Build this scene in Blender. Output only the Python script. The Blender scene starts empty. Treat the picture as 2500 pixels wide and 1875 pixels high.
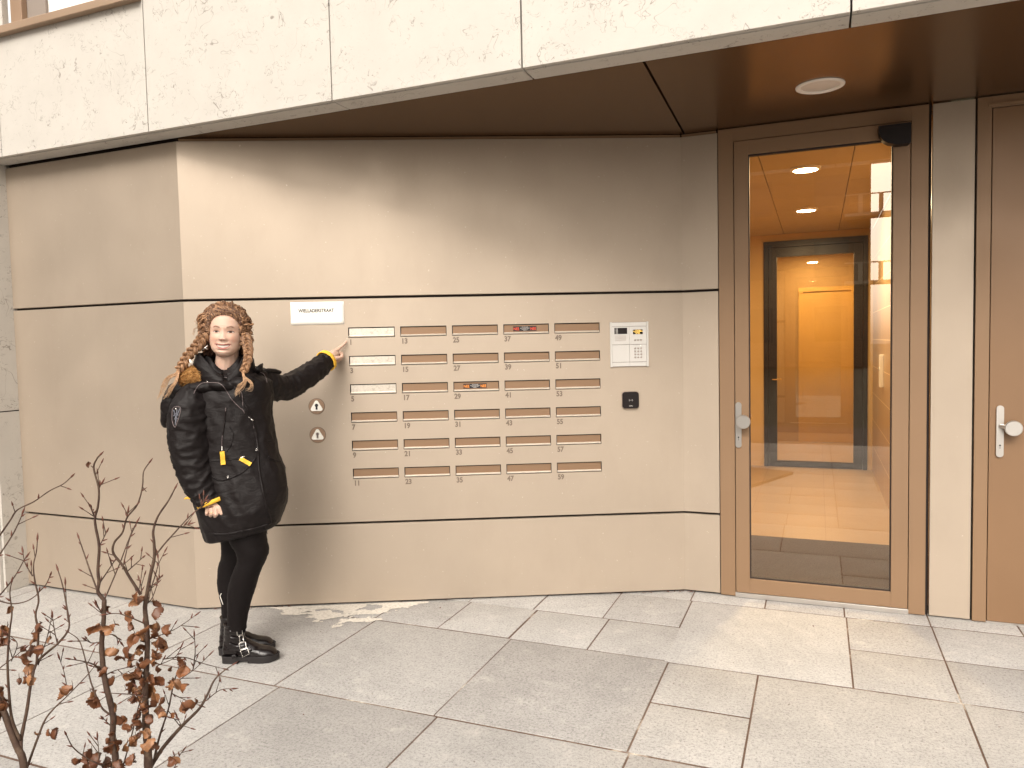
import bpy, bmesh, math, random
import numpy as np
from mathutils import Vector, Matrix, noise, Quaternion
random.seed(7)
S = bpy.context.scene
COL = S.collection

# ---------------------------------------------------------------- camera, world, sun, exposure
cam_d = bpy.data.cameras.new("camera")
cam = bpy.data.objects.new("camera", cam_d); COL.objects.link(cam)
cam_d.sensor_width = 36; cam_d.lens = 26.367; cam_d.clip_start = 0.05; cam_d.clip_end = 500
CAM_H = 1.54
_p, _r = 0.0537, -0.0216
_cp, _sp, _cr, _sr = math.cos(_p), math.sin(_p), math.cos(_r), math.sin(_r)
def _w2c(x, y, z):            # world offset (x right, y depth, z up) -> camera x right, y down, z forward
    X, Y, Z = x, -z, y
    Y, Z = _cp*Y - _sp*Z, _sp*Y + _cp*Z
    return (_cr*X - _sr*Y, _sr*X + _cr*Y, Z)
_cols = [_w2c(1,0,0), _w2c(0,1,0), _w2c(0,0,1)]
_R = Matrix([[_cols[j][i] for j in range(3)] for i in range(3)])   # rows: camera right, down, forward in world
CAM_M = Matrix((tuple(_R[0]), tuple(-_R[1]), tuple(-_R[2]))).transposed()
cam.matrix_world = Matrix.Translation((0, 0, CAM_H)) @ CAM_M.to_4x4()
S.camera = cam
F_PX = 1831.0
def at(px, py, Y):
    """point at depth Y that is seen at (px, py) of the 2500x1875 photograph"""
    v = _R.transposed() @ Vector(((px-1250)/F_PX, (py-937.5)/F_PX, 1))
    t = Y / v.y
    return Vector((v.x*t, Y, CAM_H + v.z*t))

SUN_EL, SUN_AZ = math.radians(38), math.radians(197)   # azimuth clockwise from +Y
w = bpy.data.worlds.new("World"); S.world = w; w.use_nodes = True
nt = w.node_tree; bg = nt.nodes["Background"]
sky = nt.nodes.new("ShaderNodeTexSky"); sky.sky_type = 'NISHITA'; sky.sun_disc = False
sky.sun_elevation = SUN_EL; sky.sun_rotation = SUN_AZ; sky.dust_density = 4; sky.air_density = 1.3
hs = nt.nodes.new("ShaderNodeHueSaturation"); hs.inputs["Saturation"].default_value = 0.12
tint = nt.nodes.new("ShaderNodeMix"); tint.data_type = 'RGBA'; tint.blend_type = 'MULTIPLY'
tint.inputs[0].default_value = 1; tint.inputs[7].default_value = (1.0, 0.932, 0.848, 1)
nt.links.new(sky.outputs[0], hs.inputs["Color"]); nt.links.new(hs.outputs[0], tint.inputs[6])
nt.links.new(tint.outputs[2], bg.inputs["Color"]); bg.inputs["Strength"].default_value = 0.15

sun_d = bpy.data.lights.new("sun", 'SUN'); sun_d.energy = 0.9; sun_d.angle = math.radians(40); sun_d.color = (1, .965, .92)
sun = bpy.data.objects.new("sun", sun_d); COL.objects.link(sun)
_sd = Vector((math.sin(SUN_AZ)*math.cos(SUN_EL), math.cos(SUN_AZ)*math.cos(SUN_EL), math.sin(SUN_EL)))
sun.rotation_euler = _sd.to_track_quat('Z', 'Y').to_euler(); sun.location = _sd*30
S.view_settings.view_transform = 'Standard'; S.view_settings.look = 'None'
S.view_settings.gamma = 1; S.view_settings.exposure = 1.27
S.cycles.max_bounces = 10; S.cycles.transparent_max_bounces = 12; S.cycles.sample_clamp_indirect = 8

# ---------------------------------------------------------------- materials
def mat(name, col, rough=.6, metal=0., spec=.5):
    m = bpy.data.materials.new(name); m.use_nodes = True
    b = m.node_tree.nodes["Principled BSDF"]
    b.inputs["Base Color"].default_value = (*col, 1); b.inputs["Roughness"].default_value = rough
    b.inputs["Metallic"].default_value = metal; b.inputs["Specular IOR Level"].default_value = spec
    return m
def nodes(m): return m.node_tree.nodes, m.node_tree.links, m.node_tree.nodes["Principled BSDF"]
def N(m, kind, **kw):
    n = m.node_tree.nodes.new(kind)
    for k, v in kw.items():
        if k in n.inputs: n.inputs[k].default_value = v
        else: setattr(n, k, v)
    return n
def ramp(m, fac, stops):
    r = m.node_tree.nodes.new("ShaderNodeValToRGB")
    el = r.color_ramp.elements
    while len(el) > 1: el.remove(el[-1])
    el[0].position = stops[0][0]; el[0].color = (*stops[0][1], 1)
    for p, c in stops[1:]:
        e = el.new(p); e.color = (*c, 1)
    m.node_tree.links.new(fac, r.inputs[0]); return r
def g3(v): return (v, v, v)
def coord(m, scale=(1,1,1), kind="Object"):
    tc = m.node_tree.nodes.new("ShaderNodeTexCoord"); mp = m.node_tree.nodes.new("ShaderNodeMapping")
    mp.inputs["Scale"].default_value = scale; m.node_tree.links.new(tc.outputs[kind], mp.inputs[0]); return mp.outputs[0]
def tex_noise(m, vec, scale, detail=4, rough=.55, dist=0):
    n = N(m, "ShaderNodeTexNoise", Scale=scale, Detail=detail, Roughness=rough, Distortion=dist)
    m.node_tree.links.new(vec, n.inputs["Vector"]); return n.outputs[0]
def mix(m, fac, a, b, blend='MIX'):
    n = m.node_tree.nodes.new("ShaderNodeMix"); n.data_type = 'RGBA'; n.blend_type = blend
    L = m.node_tree.links
    for i, v in ((0, fac), (6, a), (7, b)):
        if hasattr(v, "links"): L.new(v, n.inputs[i])
        elif i == 0: n.inputs[0].default_value = v
        else: n.inputs[i].default_value = (*v, 1)
    return n.outputs[2]
def bump(m, h, strength=.3, dist=.002):
    b = N(m, "ShaderNodeBump", Strength=strength, Distance=dist)
    m.node_tree.links.new(h, b.inputs["Height"]); m.node_tree.links.new(b.outputs[0], nodes(m)[2].inputs["Normal"]); return b
def setc(m, out, inp="Base Color"): m.node_tree.links.new(out, nodes(m)[2].inputs[inp])

def painted(name, col, rough, metal, var=.05, bumps=.04):
    m = mat(name, col, rough, metal); v = coord(m)
    n1 = tex_noise(m, v, 1.3, 3); n2 = tex_noise(m, v, 700, 2)
    c = ramp(m, n1, [(.3, tuple(x*(1-var) for x in col)), (.7, tuple(min(1, x*(1+var)) for x in col))])
    setc(m, c.outputs[0])
    r = ramp(m, tex_noise(m, v, 3.1, 5), [(.3, g3(rough*.9)), (.7, g3(rough*1.12))]); setc(m, r.outputs[0], "Roughness")
    if bumps > 0: bump(m, n2, bumps, .0004)
    return m
M = {}
M['champ'] = painted("champagne_metal", (.432, .358, .285), .50, .45)
M['bronze'] = painted("bronze_paint", (.255, .158, .090), .45, .25)
M['bronze_light'] = painted('bronze_disc', (.34, .225, .15), .4, .4)
M['soffit'] = mat("soffit_bronze", (.200, .110, .048), .27, .85)
M['dark'] = mat("dark_gap", (.012, .006, .005), .8)
M['black'] = mat("black_plastic", (.008, .004, .004), .5, 0, .3)
M['steel'] = mat("brushed_steel", (.62, .59, .56), .3, .9)
def steel_fx():
    m = M['steel']; v = coord(m, (4, 60, 60)); n = tex_noise(m, v, 30, 3); bump(m, n, .15, .0003)
steel_fx()
M['alu'] = mat("aluminium_flap", (.82, .76, .67), .42, .5)
v = coord(M['alu'], (3, 90, 90)); bump(M['alu'], tex_noise(M['alu'], v, 20, 3), .12, .0003)
M['flap'] = painted("bronze_flap", (.25, .155, .092), .45, .4)
M['flap_glare'] = mat("aluminium_flap_glare", (.7, .64, .56), .4, .8)  # pale copy of the flap: bright sky reflection painted into its colour
_v = coord(M['flap_glare']); _c = ramp(M['flap_glare'], tex_noise(M['flap_glare'], _v, 70, 6, .7), [(.36, (.42,.37,.31)), (.47, (.57,.52,.455)), (.7, (.64,.59,.52))]); setc(M['flap_glare'], _c.outputs[0])
M['white'] = mat("white_plastic", (.56, .54, .51), .45)
M['paper'] = mat("paper", (.86, .83, .76), .9)
M['ink'] = mat("ink", (.02, .018, .02), .8)
M['digit'] = mat("grey_lettering", (.16, .12, .09), .5)
M['red'] = mat("red_print", (.8, .09, .04), .6)
M['orange'] = mat("orange_print", (.9, .3, .04), .6)
M['rubber'] = mat("rubber", (.02, .012, .01), .6)
M['key'] = mat("steel_key", (.45, .38, .34), .3, .8)

def stone(name, base=(.52,.49,.445), marks=(.20,.175,.15), amt=1.0):
    m = mat(name, base, .75); v = coord(m)
    n1 = tex_noise(m, v, 5, 6, .6)
    c = mix(m, ramp(m, n1, [(.35, g3(0)), (.7, g3(1))]).outputs[0], base, tuple(x*.93 for x in base))
    # thin fossil outlines: contour lines of a distorted noise, only inside patches
    for sc, th, seed in ((11, .012, 0), (24, .016, 3.1), (5.5, .0045, 7.7)):
        a = N(m, "ShaderNodeVectorMath", operation='ADD'); m.node_tree.links.new(v, a.inputs[0]); a.inputs[1].default_value = (seed, seed*2, 1)
        q = tex_noise(m, a.outputs[0], sc, 2.2, .55, .9)
        s = N(m, "ShaderNodeMath", operation='SUBTRACT'); m.node_tree.links.new(q, s.inputs[0]); s.inputs[1].default_value = .57
        ab = N(m, "ShaderNodeMath", operation='ABSOLUTE'); m.node_tree.links.new(s.outputs[0], ab.inputs[0])
        line = ramp(m, ab.outputs[0], [(0, g3(1)), (th, g3(0))]).outputs[0]
        msk = ramp(m, tex_noise(m, a.outputs[0], sc*.42, 3, .6), [(.52, g3(0)), (.60, g3(.9*amt))]).outputs[0]
        c = mix(m, mix(m, 1, line, msk, 'MULTIPLY'), c, marks)
    sp = ramp(m, tex_noise(m, v, 85, 4, .7), [(.62, g3(0)), (.70, g3(.75*amt))]).outputs[0]
    sm = ramp(m, tex_noise(m, v, 3.3, 3), [(.42, g3(0)), (.62, g3(1))]).outputs[0]
    c = mix(m, mix(m, 1, sp, sm, 'MULTIPLY'), c, tuple(x*1.1 for x in marks))
    setc(m, c); bump(m, tex_noise(m, v, 120, 4), .12, .001); return m
M['stone'] = stone("limestone")
M['stone_rough'] = stone("limestone_edge", (.46,.40,.34), (.22,.18,.15), .8)

def concrete():
    m = mat("concrete_slab", (.5,.47,.43), .85); v = coord(m)
    geo = m.node_tree.nodes.new("ShaderNodeNewGeometry")
    per = ramp(m, geo.outputs["Random Per Island"], [(0, (.395,.378,.36)), (.5, (.435,.42,.40)), (1, (.475,.46,.44))]).outputs[0]
    big = ramp(m, tex_noise(m, v, 2.1, 5, .62), [(.34, g3(.86)), (.58, g3(1)), (.72, g3(1.0))]).outputs[0]
    c = mix(m, 1, per, big, 'MULTIPLY')
    mid = ramp(m, tex_noise(m, v, 16, 6, .7), [(.33, g3(.90)), (.6, g3(1.0))]).outputs[0]
    c = mix(m, 1, c, mid, 'MULTIPLY')
    grain = ramp(m, tex_noise(m, v, 85, 6, .85), [(.37, g3(.50)), (.50, g3(.97)), (.68, g3(1.08))]).outputs[0]
    c = mix(m, 1, c, grain, 'MULTIPLY')
    lt = ramp(m, tex_noise(m, v, 7.5, 6, .75), [(.56, g3(0)), (.78, g3(.45))]).outputs[0]
    c = mix(m, lt, c, (.70,.66,.60))
    fl = ramp(m, tex_noise(m, v, 210, 2, .5), [(.68, g3(0)), (.74, g3(.7))]).outputs[0]
    c = mix(m, fl, c, (.78,.74,.68))
    pit = N(m, "ShaderNodeTexVoronoi", Scale=26.0); m.node_tree.links.new(v, pit.inputs["Vector"])
    pm = ramp(m, pit.outputs["Distance"], [(0, g3(1)), (.075, g3(.9)), (.11, g3(0))]).outputs[0]
    pk = ramp(m, tex_noise(m, v, 9, 3), [(.53, g3(0)), (.6, g3(1))]).outputs[0]
    c = mix(m, mix(m, 1, pm, pk, 'MULTIPLY'), c, (.13,.10,.085))
    rs = ramp(m, tex_noise(m, v, 2.7, 5, .8), [(.735, g3(0)), (.79, g3(.55))]).outputs[0]
    c = mix(m, rs, c, (.45,.20,.10))
    setc(m, c); bump(m, tex_noise(m, v, 180, 5, .8), .5, .0018); return m
M['concrete'] = concrete()
M['joint'] = mat("joint_sand", (.30,.22,.17), .95); _v = coord(M['joint'])
setc(M['joint'], ramp(M['joint'], tex_noise(M['joint'], _v, 3.5, 5, .7), [(.48, (.11,.065,.045)), (.60, (.17,.115,.085)), (.70, (.60,.54,.45))]).outputs[0])
M['sand'] = mat("pale_sand", (.78,.72,.6), .95); _v = coord(M['sand'])
setc(M['sand'], ramp(M['sand'], tex_noise(M['sand'], _v, 60, 6, .7), [(.35, (.50,.46,.40)), (.55, (.68,.64,.57))]).outputs[0])
M['grass'] = mat("grass", (.045,.05,.025), .95)
M['soil'] = mat("soil", (.07,.045,.03), .95)
M['asphalt'] = mat("asphalt", (.06,.058,.055), .9)

_m = M['champ']; _v = coord(_m); _bc = nodes(_m)[2].inputs['Base Color'].links[0].from_socket
_c = mix(_m, ramp(_m, tex_noise(_m, _v, 75, 2, .5), [(.735, g3(0)), (.76, g3(.45))]).outputs[0], _bc, (.75, .69, .6)); _c = mix(_m, ramp(_m, tex_noise(_m, coord(_m, (1.2, 1.2, .5)), 5, 5, .7), [(.5, g3(0)), (.75, g3(.22))]).outputs[0], _c, (.36, .29, .22)); setc(_m, _c)
# ---------------------------------------------------------------- mesh helpers
def link(name, me, m, parent=None, smooth=False, mw=None):
    o = bpy.data.objects.new(name, me)
    for x in (m if isinstance(m, (list, tuple)) else [m]):
        if x: me.materials.append(x)
    COL.objects.link(o)
    if parent is not None: o.parent = parent
    if mw is not None: o.matrix_world = mw
    if smooth:
        for p in me.polygons: p.use_smooth = True
    return o
def pyd(name, vs, fs):
    me = bpy.data.meshes.new(name); me.from_pydata([tuple(v) for v in vs], [], fs); me.update(); return me
def tag(o, label, cat, group=None, kind=None):
    if label: o['label'] = label
    if cat: o['category'] = cat
    if group: o['group'] = group
    if kind: o['kind'] = kind
    return o
def thing(name, label, cat, mw=None, group=None):
    o = bpy.data.objects.new(name, None); COL.objects.link(o); o.empty_display_size = .05
    if mw is not None: o.matrix_world = mw
    return tag(o, label, cat, group)
def frame(ox, oy, ang, oz=0): return Matrix.Translation((ox, oy, oz)) @ Matrix.Rotation(ang, 4, 'Z')

class MB:
    def __init__(s): s.v = []; s.f = []; s.mi = []; s.cur = 0
    def add(s, vs, fs):
        b = len(s.v); s.v += [tuple(v) for v in vs]; s.f += [tuple(i+b for i in f) for f in fs]; s.mi += [s.cur]*len(fs); return s
    def box(s, x0, x1, y0, y1, z0, z1, bev=0.):
        x0, x1 = min(x0, x1), max(x0, x1); y0, y1 = min(y0, y1), max(y0, y1); z0, z1 = min(z0, z1), max(z0, z1)
        if bev > 0:
            bm = bmesh.new(); bmesh.ops.create_cube(bm, size=1)
            for v in bm.verts: v.co = Vector(((x0+x1)/2+v.co.x*(x1-x0), (y0+y1)/2+v.co.y*(y1-y0), (z0+z1)/2+v.co.z*(z1-z0)))
            bmesh.ops.bevel(bm, geom=bm.edges[:], offset=bev, segments=2, affect='EDGES', profile=.6)
            bm.verts.ensure_lookup_table()
            s.add([v.co for v in bm.verts], [[v.index for v in f.verts] for f in bm.faces]); bm.free(); return s
        v = [(x0,y0,z0),(x1,y0,z0),(x1,y1,z0),(x0,y1,z0),(x0,y0,z1),(x1,y0,z1),(x1,y1,z1),(x0,y1,z1)]
        return s.add(v, [(0,3,2,1),(4,5,6,7),(0,1,5,4),(1,2,6,5),(2,3,7,6),(3,0,4,7)])
    def disc(s, c, r, depth, n=32, axis='Y', bev=0., r2=None):
        """cylinder from c along +axis by depth, front at c"""
        rings = [(0, r-bev), (bev, r), (depth, r2 or r)] if bev else [(0, r), (depth, r2 or r)]
        vs = []
        for d, rr in rings:
            for i in range(n):
                a = 2*math.pi*i/n; u, w_ = rr*math.cos(a), rr*math.sin(a)
                vs.append({'Y': (c[0]+u, c[1]+d, c[2]+w_), 'Z': (c[0]+u, c[1]+w_, c[2]+d), 'X': (c[0]+d, c[1]+u, c[2]+w_)}[axis])
        fs = []
        for k in range(len(rings)-1):
            for i in range(n):
                j = (i+1) % n; fs.append((k*n+i, k*n+j, (k+1)*n+j, (k+1)*n+i))
        fs.append(tuple(range(n-1, -1, -1))); fs.append(tuple((len(rings)-1)*n+i for i in range(n)))
        return s.add(vs, fs)
    def prism(s, pts, y0, y1):
        """pts (x, z) outline extruded along y"""
        n = len(pts); vs = [(x, y0, z) for x, z in pts]+[(x, y1, z) for x, z in pts]
        fs = [tuple(range(n)), tuple(range(2*n-1, n-1, -1))]+[(i, i+n, (i+1) % n+n, (i+1) % n) for i in range(n)]
        return s.add(vs, fs)
    def tube(s, pts, rad, n=8, cap=True):
        pts = [Vector(p) for p in pts]; R = rad if isinstance(rad, (list, tuple)) else [rad]*len(pts)
        t = (pts[1]-pts[0]).normalized(); u = t.orthogonal().normalized(); vs = []
        for i, p in enumerate(pts):
            t2 = (pts[min(i+1, len(pts)-1)]-pts[max(i-1, 0)]).normalized()
            if t2.length > 0: u = (t.rotation_difference(t2) @ u); t = t2
            u = (u-t*u.dot(t)).normalized(); w_ = t.cross(u)
            for k in range(n):
                a = 2*math.pi*k/n; vs.append(p+(u*math.cos(a)+w_*math.sin(a))*R[i])
        fs = []
        for i in range(len(pts)-1):
            for k in range(n):
                j = (k+1) % n; fs.append((i*n+k, i*n+j, (i+1)*n+j, (i+1)*n+k))
        if cap: fs.append(tuple(range(n-1, -1, -1))); fs.append(tuple((len(pts)-1)*n+k for k in range(n)))
        return s.add(vs, fs)
    def build(s, name, m, parent=None, smooth=False, mw=None, fix=True):
        me = pyd(name, s.v, s.f)
        if fix:
            bm = bmesh.new(); bm.from_mesh(me); bmesh.ops.recalc_face_normals(bm, faces=bm.faces); bm.to_mesh(me); bm.free()
        o = link(name, me, m, parent, smooth, mw)
        if isinstance(m, (list, tuple)) and len(m) > 1: me.polygons.foreach_set("material_index", s.mi)
        return o
def auto_smooth(o, ang=35):
    for p in o.data.polygons: p.use_smooth = True
    o.data.set_sharp_from_angle(angle=math.radians(ang))
_dg = None
def text_mesh(name, body, size, m, parent, loc, bold=0., align='LEFT', sx=1., ext=.0004, mw=None):
    """lettering standing in the local xz plane, facing -y"""
    c = bpy.data.curves.new(name, 'FONT'); c.body = body; c.size = size; c.extrude = ext; c.offset = bold; c.align_x = align
    t = bpy.data.objects.new(name, c); COL.objects.link(t)
    me = bpy.data.meshes.new_from_object(t.evaluated_get(bpy.context.evaluated_depsgraph_get()))
    bpy.data.objects.remove(t); bpy.data.curves.remove(c)
    me.transform(Matrix.Translation(loc) @ Matrix.Rotation(math.pi/2, 4, 'X') @ Matrix.Diagonal((sx, 1, 1, 1)))
    me.materials.clear(); o = link(name, me, m, parent); o.name = name
    return o

# ---------------------------------------------------------------- layout of the entrance, in metres
P0 = Vector((-3.251, 4.929)); P1 = Vector((-1.898, 4.377)); P2 = Vector((1.034, 4.524)); P3 = Vector((1.230, 4.447))
AD = -.3878                                    # direction of the street front
HT = 2.761                                     # underside of the soffit
eB = (P2-P1).normalized(); AB = math.atan2(eB.y, eB.x)
FB = frame(P1.x, P1.y, AB); FD = frame(P3.x, P3.y, AD); FA = frame(P0.x, P0.y, math.atan2((P1-P0).y, (P1-P0).x))
FF = frame(0, 3.441, AD)                       # stone front
def D2W(a, p, z=0): return FD @ Vector((a, p, z))

# ---------------------------------------------------------------- ground
g = MB().box(-150, 150, -150, 150, -.3, -.06); tag(g.build('ground', M['grass']), None, None, kind='structure')
g = MB().box(-9, 9, -6.5, .6, -.059, -.0032); b_ = g.build('joint_bed', M['joint'], mw=FD); tag(b_, None, None, kind='structure')
TX = [-9.0+0.0]
def slabs():
    bm_ = MB(); g_ = .0040
    def tile(a0, a1, p0, p1):
        r = random.uniform(-.0012, .0012)
        bm_.box(a0+g_, a1-g_, p0+g_*1.7, p1-g_*1.7, -.05, r, .0014)
    rows = [.0, -.155, -.607, -1.055, -1.478, -1.897]
    big = []   # explicit part near the door
    T = [(-.155,.262,-.155,.12),(.262,.68,-.155,.12),(.68,1.098,-.155,.12),(1.098,1.515,-.155,.12),(1.515,1.93,-.155,.12),(1.93,2.35,-.155,.12),(-.57,-.155,-.155,.12),
         (-.145,.688,-1.055,-.155),(.688,1.1,-.607,-.155),(.688,1.1,-1.055,-.607),(1.1,1.515,-.607,-.155),(1.515,1.93,-.607,-.155),(1.1,1.93,-1.055,-.607),
         (-.12,.29,-1.478,-1.055),(-.12,.29,-1.897,-1.478),(.29,1.104,-1.897,-1.055),(1.104,1.93,-1.897,-1.055),
         (-.94,-.12,-1.897,-1.04),(-.955,-.53,-1.04,-.595),(-.53,-.13,-1.04,-.595),(-.57,-.145,-.595,-.155),(-.985,-.57,-.595,-.155),(-1.40,-.985,-.595,-.155),
         (-1.38,-.96,-1.03,-.585),(-1.79,-1.38,-1.03,-.585),(-1.765,-.94,-1.897,-1.03),(-1.4,-.985,-.155,.12),(-1.815,-1.4,-.595,.12),
         (1.93,2.75,-1.055,-.155),(1.93,2.75,-1.897,-1.055),(-2.6,-1.79,-1.04,.12),(-2.58,-1.765,-1.897,-1.04),(-3.39,-2.58,-1.897,-1.04),(-4.2,-3.39,-1.897,-1.04),(-5.0,-4.2,-1.897,-1.04)]
    for t in T: tile(*t)
    for k in range(4): tile(-5+k*.6, -4.4+k*.6, -1.04, .12)
    for k in range(-6, 10):
        a = -.92+k*.81
        y = -1.897
        for r_ in range(6):
            s_ = (k*7+r_*3) % 5
            if k == 1 and r_ == 0:
                tile(a, a+.41, y-.42, y); tile(a+.41, a+.81, y-.42, y); tile(a, a+.81, y-.84, y-.42)
            elif s_ == 0 and k > 0 and r_ > 0:
                tile(a, a+.405, y-.42, y); tile(a+.405, a+.81, y-.42, y); tile(a, a+.405, y-.84, y-.42); tile(a+.405, a+.81, y-.84, y-.42)
            else: tile(a, a+.81, y-.84, y)
            y -= .84
    for k in range(8): tile(2.75+k*.8, 3.55+k*.8, -1.04, .12); tile(2.75+k*.8, 3.55+k*.8, -1.897, -1.04)
    o = bm_.build('pavement', M['concrete'], mw=FD); tag(o, None, None, kind='structure'); auto_smooth(o, 30)
slabs()
def sand_patch():
    mb = MB(); st = .0075; fr = FB
    for i in range(int(1.05/st)):
        for j in range(int(.46/st)):
            x = .32+i*st; y = -.004-j*st
            env = 1-(-y)/max(.015, .42*(1-abs(x-.90)/.50))-.8*math.exp(-((x-1.03)/.10)**2-((y+.05)/.06)**2)
            n_ = noise.fractal(Vector((x*7, y*13, 3.3)), .9, 2.2, 6)
            if env*.85+n_*.55 > .26: mb.add([(x, y-st, .0024), (x+st, y-st, .0024), (x+st, y, .0024), (x, y, .0024)], [(0,1,2,3)])
    o = mb.build('spilled_sand', M['sand'], mw=FB); tag(o, 'pale sand spilled on the slabs along the foot of the metal wall', 'sand', kind='stuff')
sand_patch()
# planting strip the beech saplings grow in, in front of the slabs
o = MB().box(-3.4, -.15, .3, 2.05, -.03, .03, .01).build('planting_bed', M['soil']); tag(o, None, None, kind='structure')

# ---------------------------------------------------------------- champagne metal wall, folded at two corners
SEG = [((P0, P1), 0), ((P1, P2), 0), ((P2, P3), 0)]
LA = (P1-P0).length; LB = (P2-P1).length; LC = (P3-P2).length
def PW(s_, z, d=0.):
    """s: distance along the folded front, 0 at corner P1; d: into the wall"""
    if s_ <= 0: a, b, t = P0, P1, (s_+LA)/LA
    elif s_ <= LB: a, b, t = P1, P2, s_/LB
    else: a, b, t = P2, P3, (s_-LB)/LC
    q = a.lerp(b, t); e = (b-a).normalized(); n_ = Vector((-e.y, e.x))
    if abs(s_) < 1e-6: n_ = (Vector((-(P1-P0).y, (P1-P0).x)).normalized()+Vector((-eB.y, eB.x))).normalized()
    if abs(s_-LB) < 1e-6:
        e2 = (P3-P2).normalized(); n_ = (Vector((-e2.y, e2.x))+Vector((-eB.y, eB.x))).normalized()
    return (q.x+n_.x*d, q.y+n_.y*d, z)
SX = [.942+.3047*i for i in range(5)]; SW = .272
SZ = [1.656-.1675*j for j in range(6)]; SH = .0615
def folded_panel(name, z0, z1, parent, holes=()):
    xs = sorted({-LA, 0., LB, LB+LC-.002} | {h for a in holes for h in (a[0], a[1])})
    zs = sorted({z0+.002, z1-.002} | {h for a in holes for h in (a[2], a[3])})
    mb = MB(); idx = {}; V = []; F = []
    def vid(s_, z, d=0.):
        k = (round(s_, 5), round(z, 5), round(d, 5))
        if k not in idx: idx[k] = len(V); V.append(PW(s_, z, d))
        return idx[k]
    def inhole(x, z): return any(a[0] < x < a[1] and a[2] < z < a[3] for a in holes)
    for i in range(len(xs)-1):
        for j in range(len(zs)-1):
            if not inhole((xs[i]+xs[i+1])/2, (zs[j]+zs[j+1])/2):
                F.append((vid(xs[i], zs[j]), vid(xs[i+1], zs[j]), vid(xs[i+1], zs[j+1]), vid(xs[i], zs[j+1])))
    D_ = .028
    for i in range(len(xs)-1):     # folded top and bottom lips with a small radius
        for (za, zb, zc) in ((z1-.002, z1, z1), (z0+.002, z0, z0)):
            F.append((vid(xs[i], za), vid(xs[i+1], za), vid(xs[i+1], zb, .002), vid(xs[i], zb, .002)))
            F.append((vid(xs[i], zb, .002), vid(xs[i+1], zb, .002), vid(xs[i+1], zc, D_), vid(xs[i], zc, D_)))
    for s_ in (xs[0], xs[-1]):
        for j in range(len(zs)-1): F.append((vid(s_, zs[j]), vid(s_, zs[j+1]), vid(s_, zs[j+1], D_), vid(s_, zs[j], D_)))
    for a in holes:
        c = [(a[0], a[2]), (a[1], a[2]), (a[1], a[3]), (a[0], a[3])]
        for k in range(4):
            p, q = c[k], c[(k+1) % 4]; F.append((vid(*p), vid(*q), vid(*q, .004), vid(*p, .004)))
    mb.add(V, F); o = mb.build(name, M['champ'], parent); return o
wall = thing('metal_wall', 'folded champagne coloured metal wall with three rows of panels around the letterboxes', 'wall', Matrix.Translation((P1.x, P1.y, 0)))
wall_i = wall.matrix_world.inverted()
holes = [(x, x+SW, z-SH, z) for x in SX for z in SZ]
for nm, z0, z1, hl in (('wall_panel', .012, .484, ()), ('wall_panel', .498, 1.824, holes), ('wall_panel', 1.838, 2.742, ())):
    o = folded_panel(nm, z0, z1, wall, hl); o.matrix_parent_inverse = wall_i
mb = MB()      # dark backing seen in the joints
for a, b in ((-LA, 0), (0, LB), (LB, LB+LC)):
    for z0, z1 in ((0.002, .02), (.47, .51), (1.81, 1.85), (2.73, 2.775)):
        q = [PW(a, z0, .026), PW(b, z0, .026), PW(b, z1, .026), PW(a, z1, .026)]; r_ = [PW(a, z0, .06), PW(b, z0, .06), PW(b, z1, .06), PW(a, z1, .06)]
        mb.add(q+r_, [(0,1,2,3),(7,6,5,4),(0,4,5,1),(3,2,6,7),(0,3,7,4),(1,5,6,2)])
o = mb.build('backing_strip', M['dark'], wall); o.matrix_parent_inverse = wall_i
mb = MB()
for a, b in ((.01, LB-.003), (LB+.003, LB+LC-.01)):
    q = [PW(a, 2.744, .006), PW(b, 2.744, .006), PW(b, 2.757, .006), PW(a, 2.757, .006)]; r_ = [PW(a, 2.744, .024), PW(b, 2.744, .024), PW(b, 2.757, .024), PW(a, 2.757, .024)]
    mb.add(q+r_, [(0,1,2,3),(7,6,5,4),(0,4,5,1),(3,2,6,7),(0,3,7,4),(1,5,6,2)])
o = mb.build('top_rail', M['bronze'], wall); o.matrix_parent_inverse = wall_i

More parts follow.
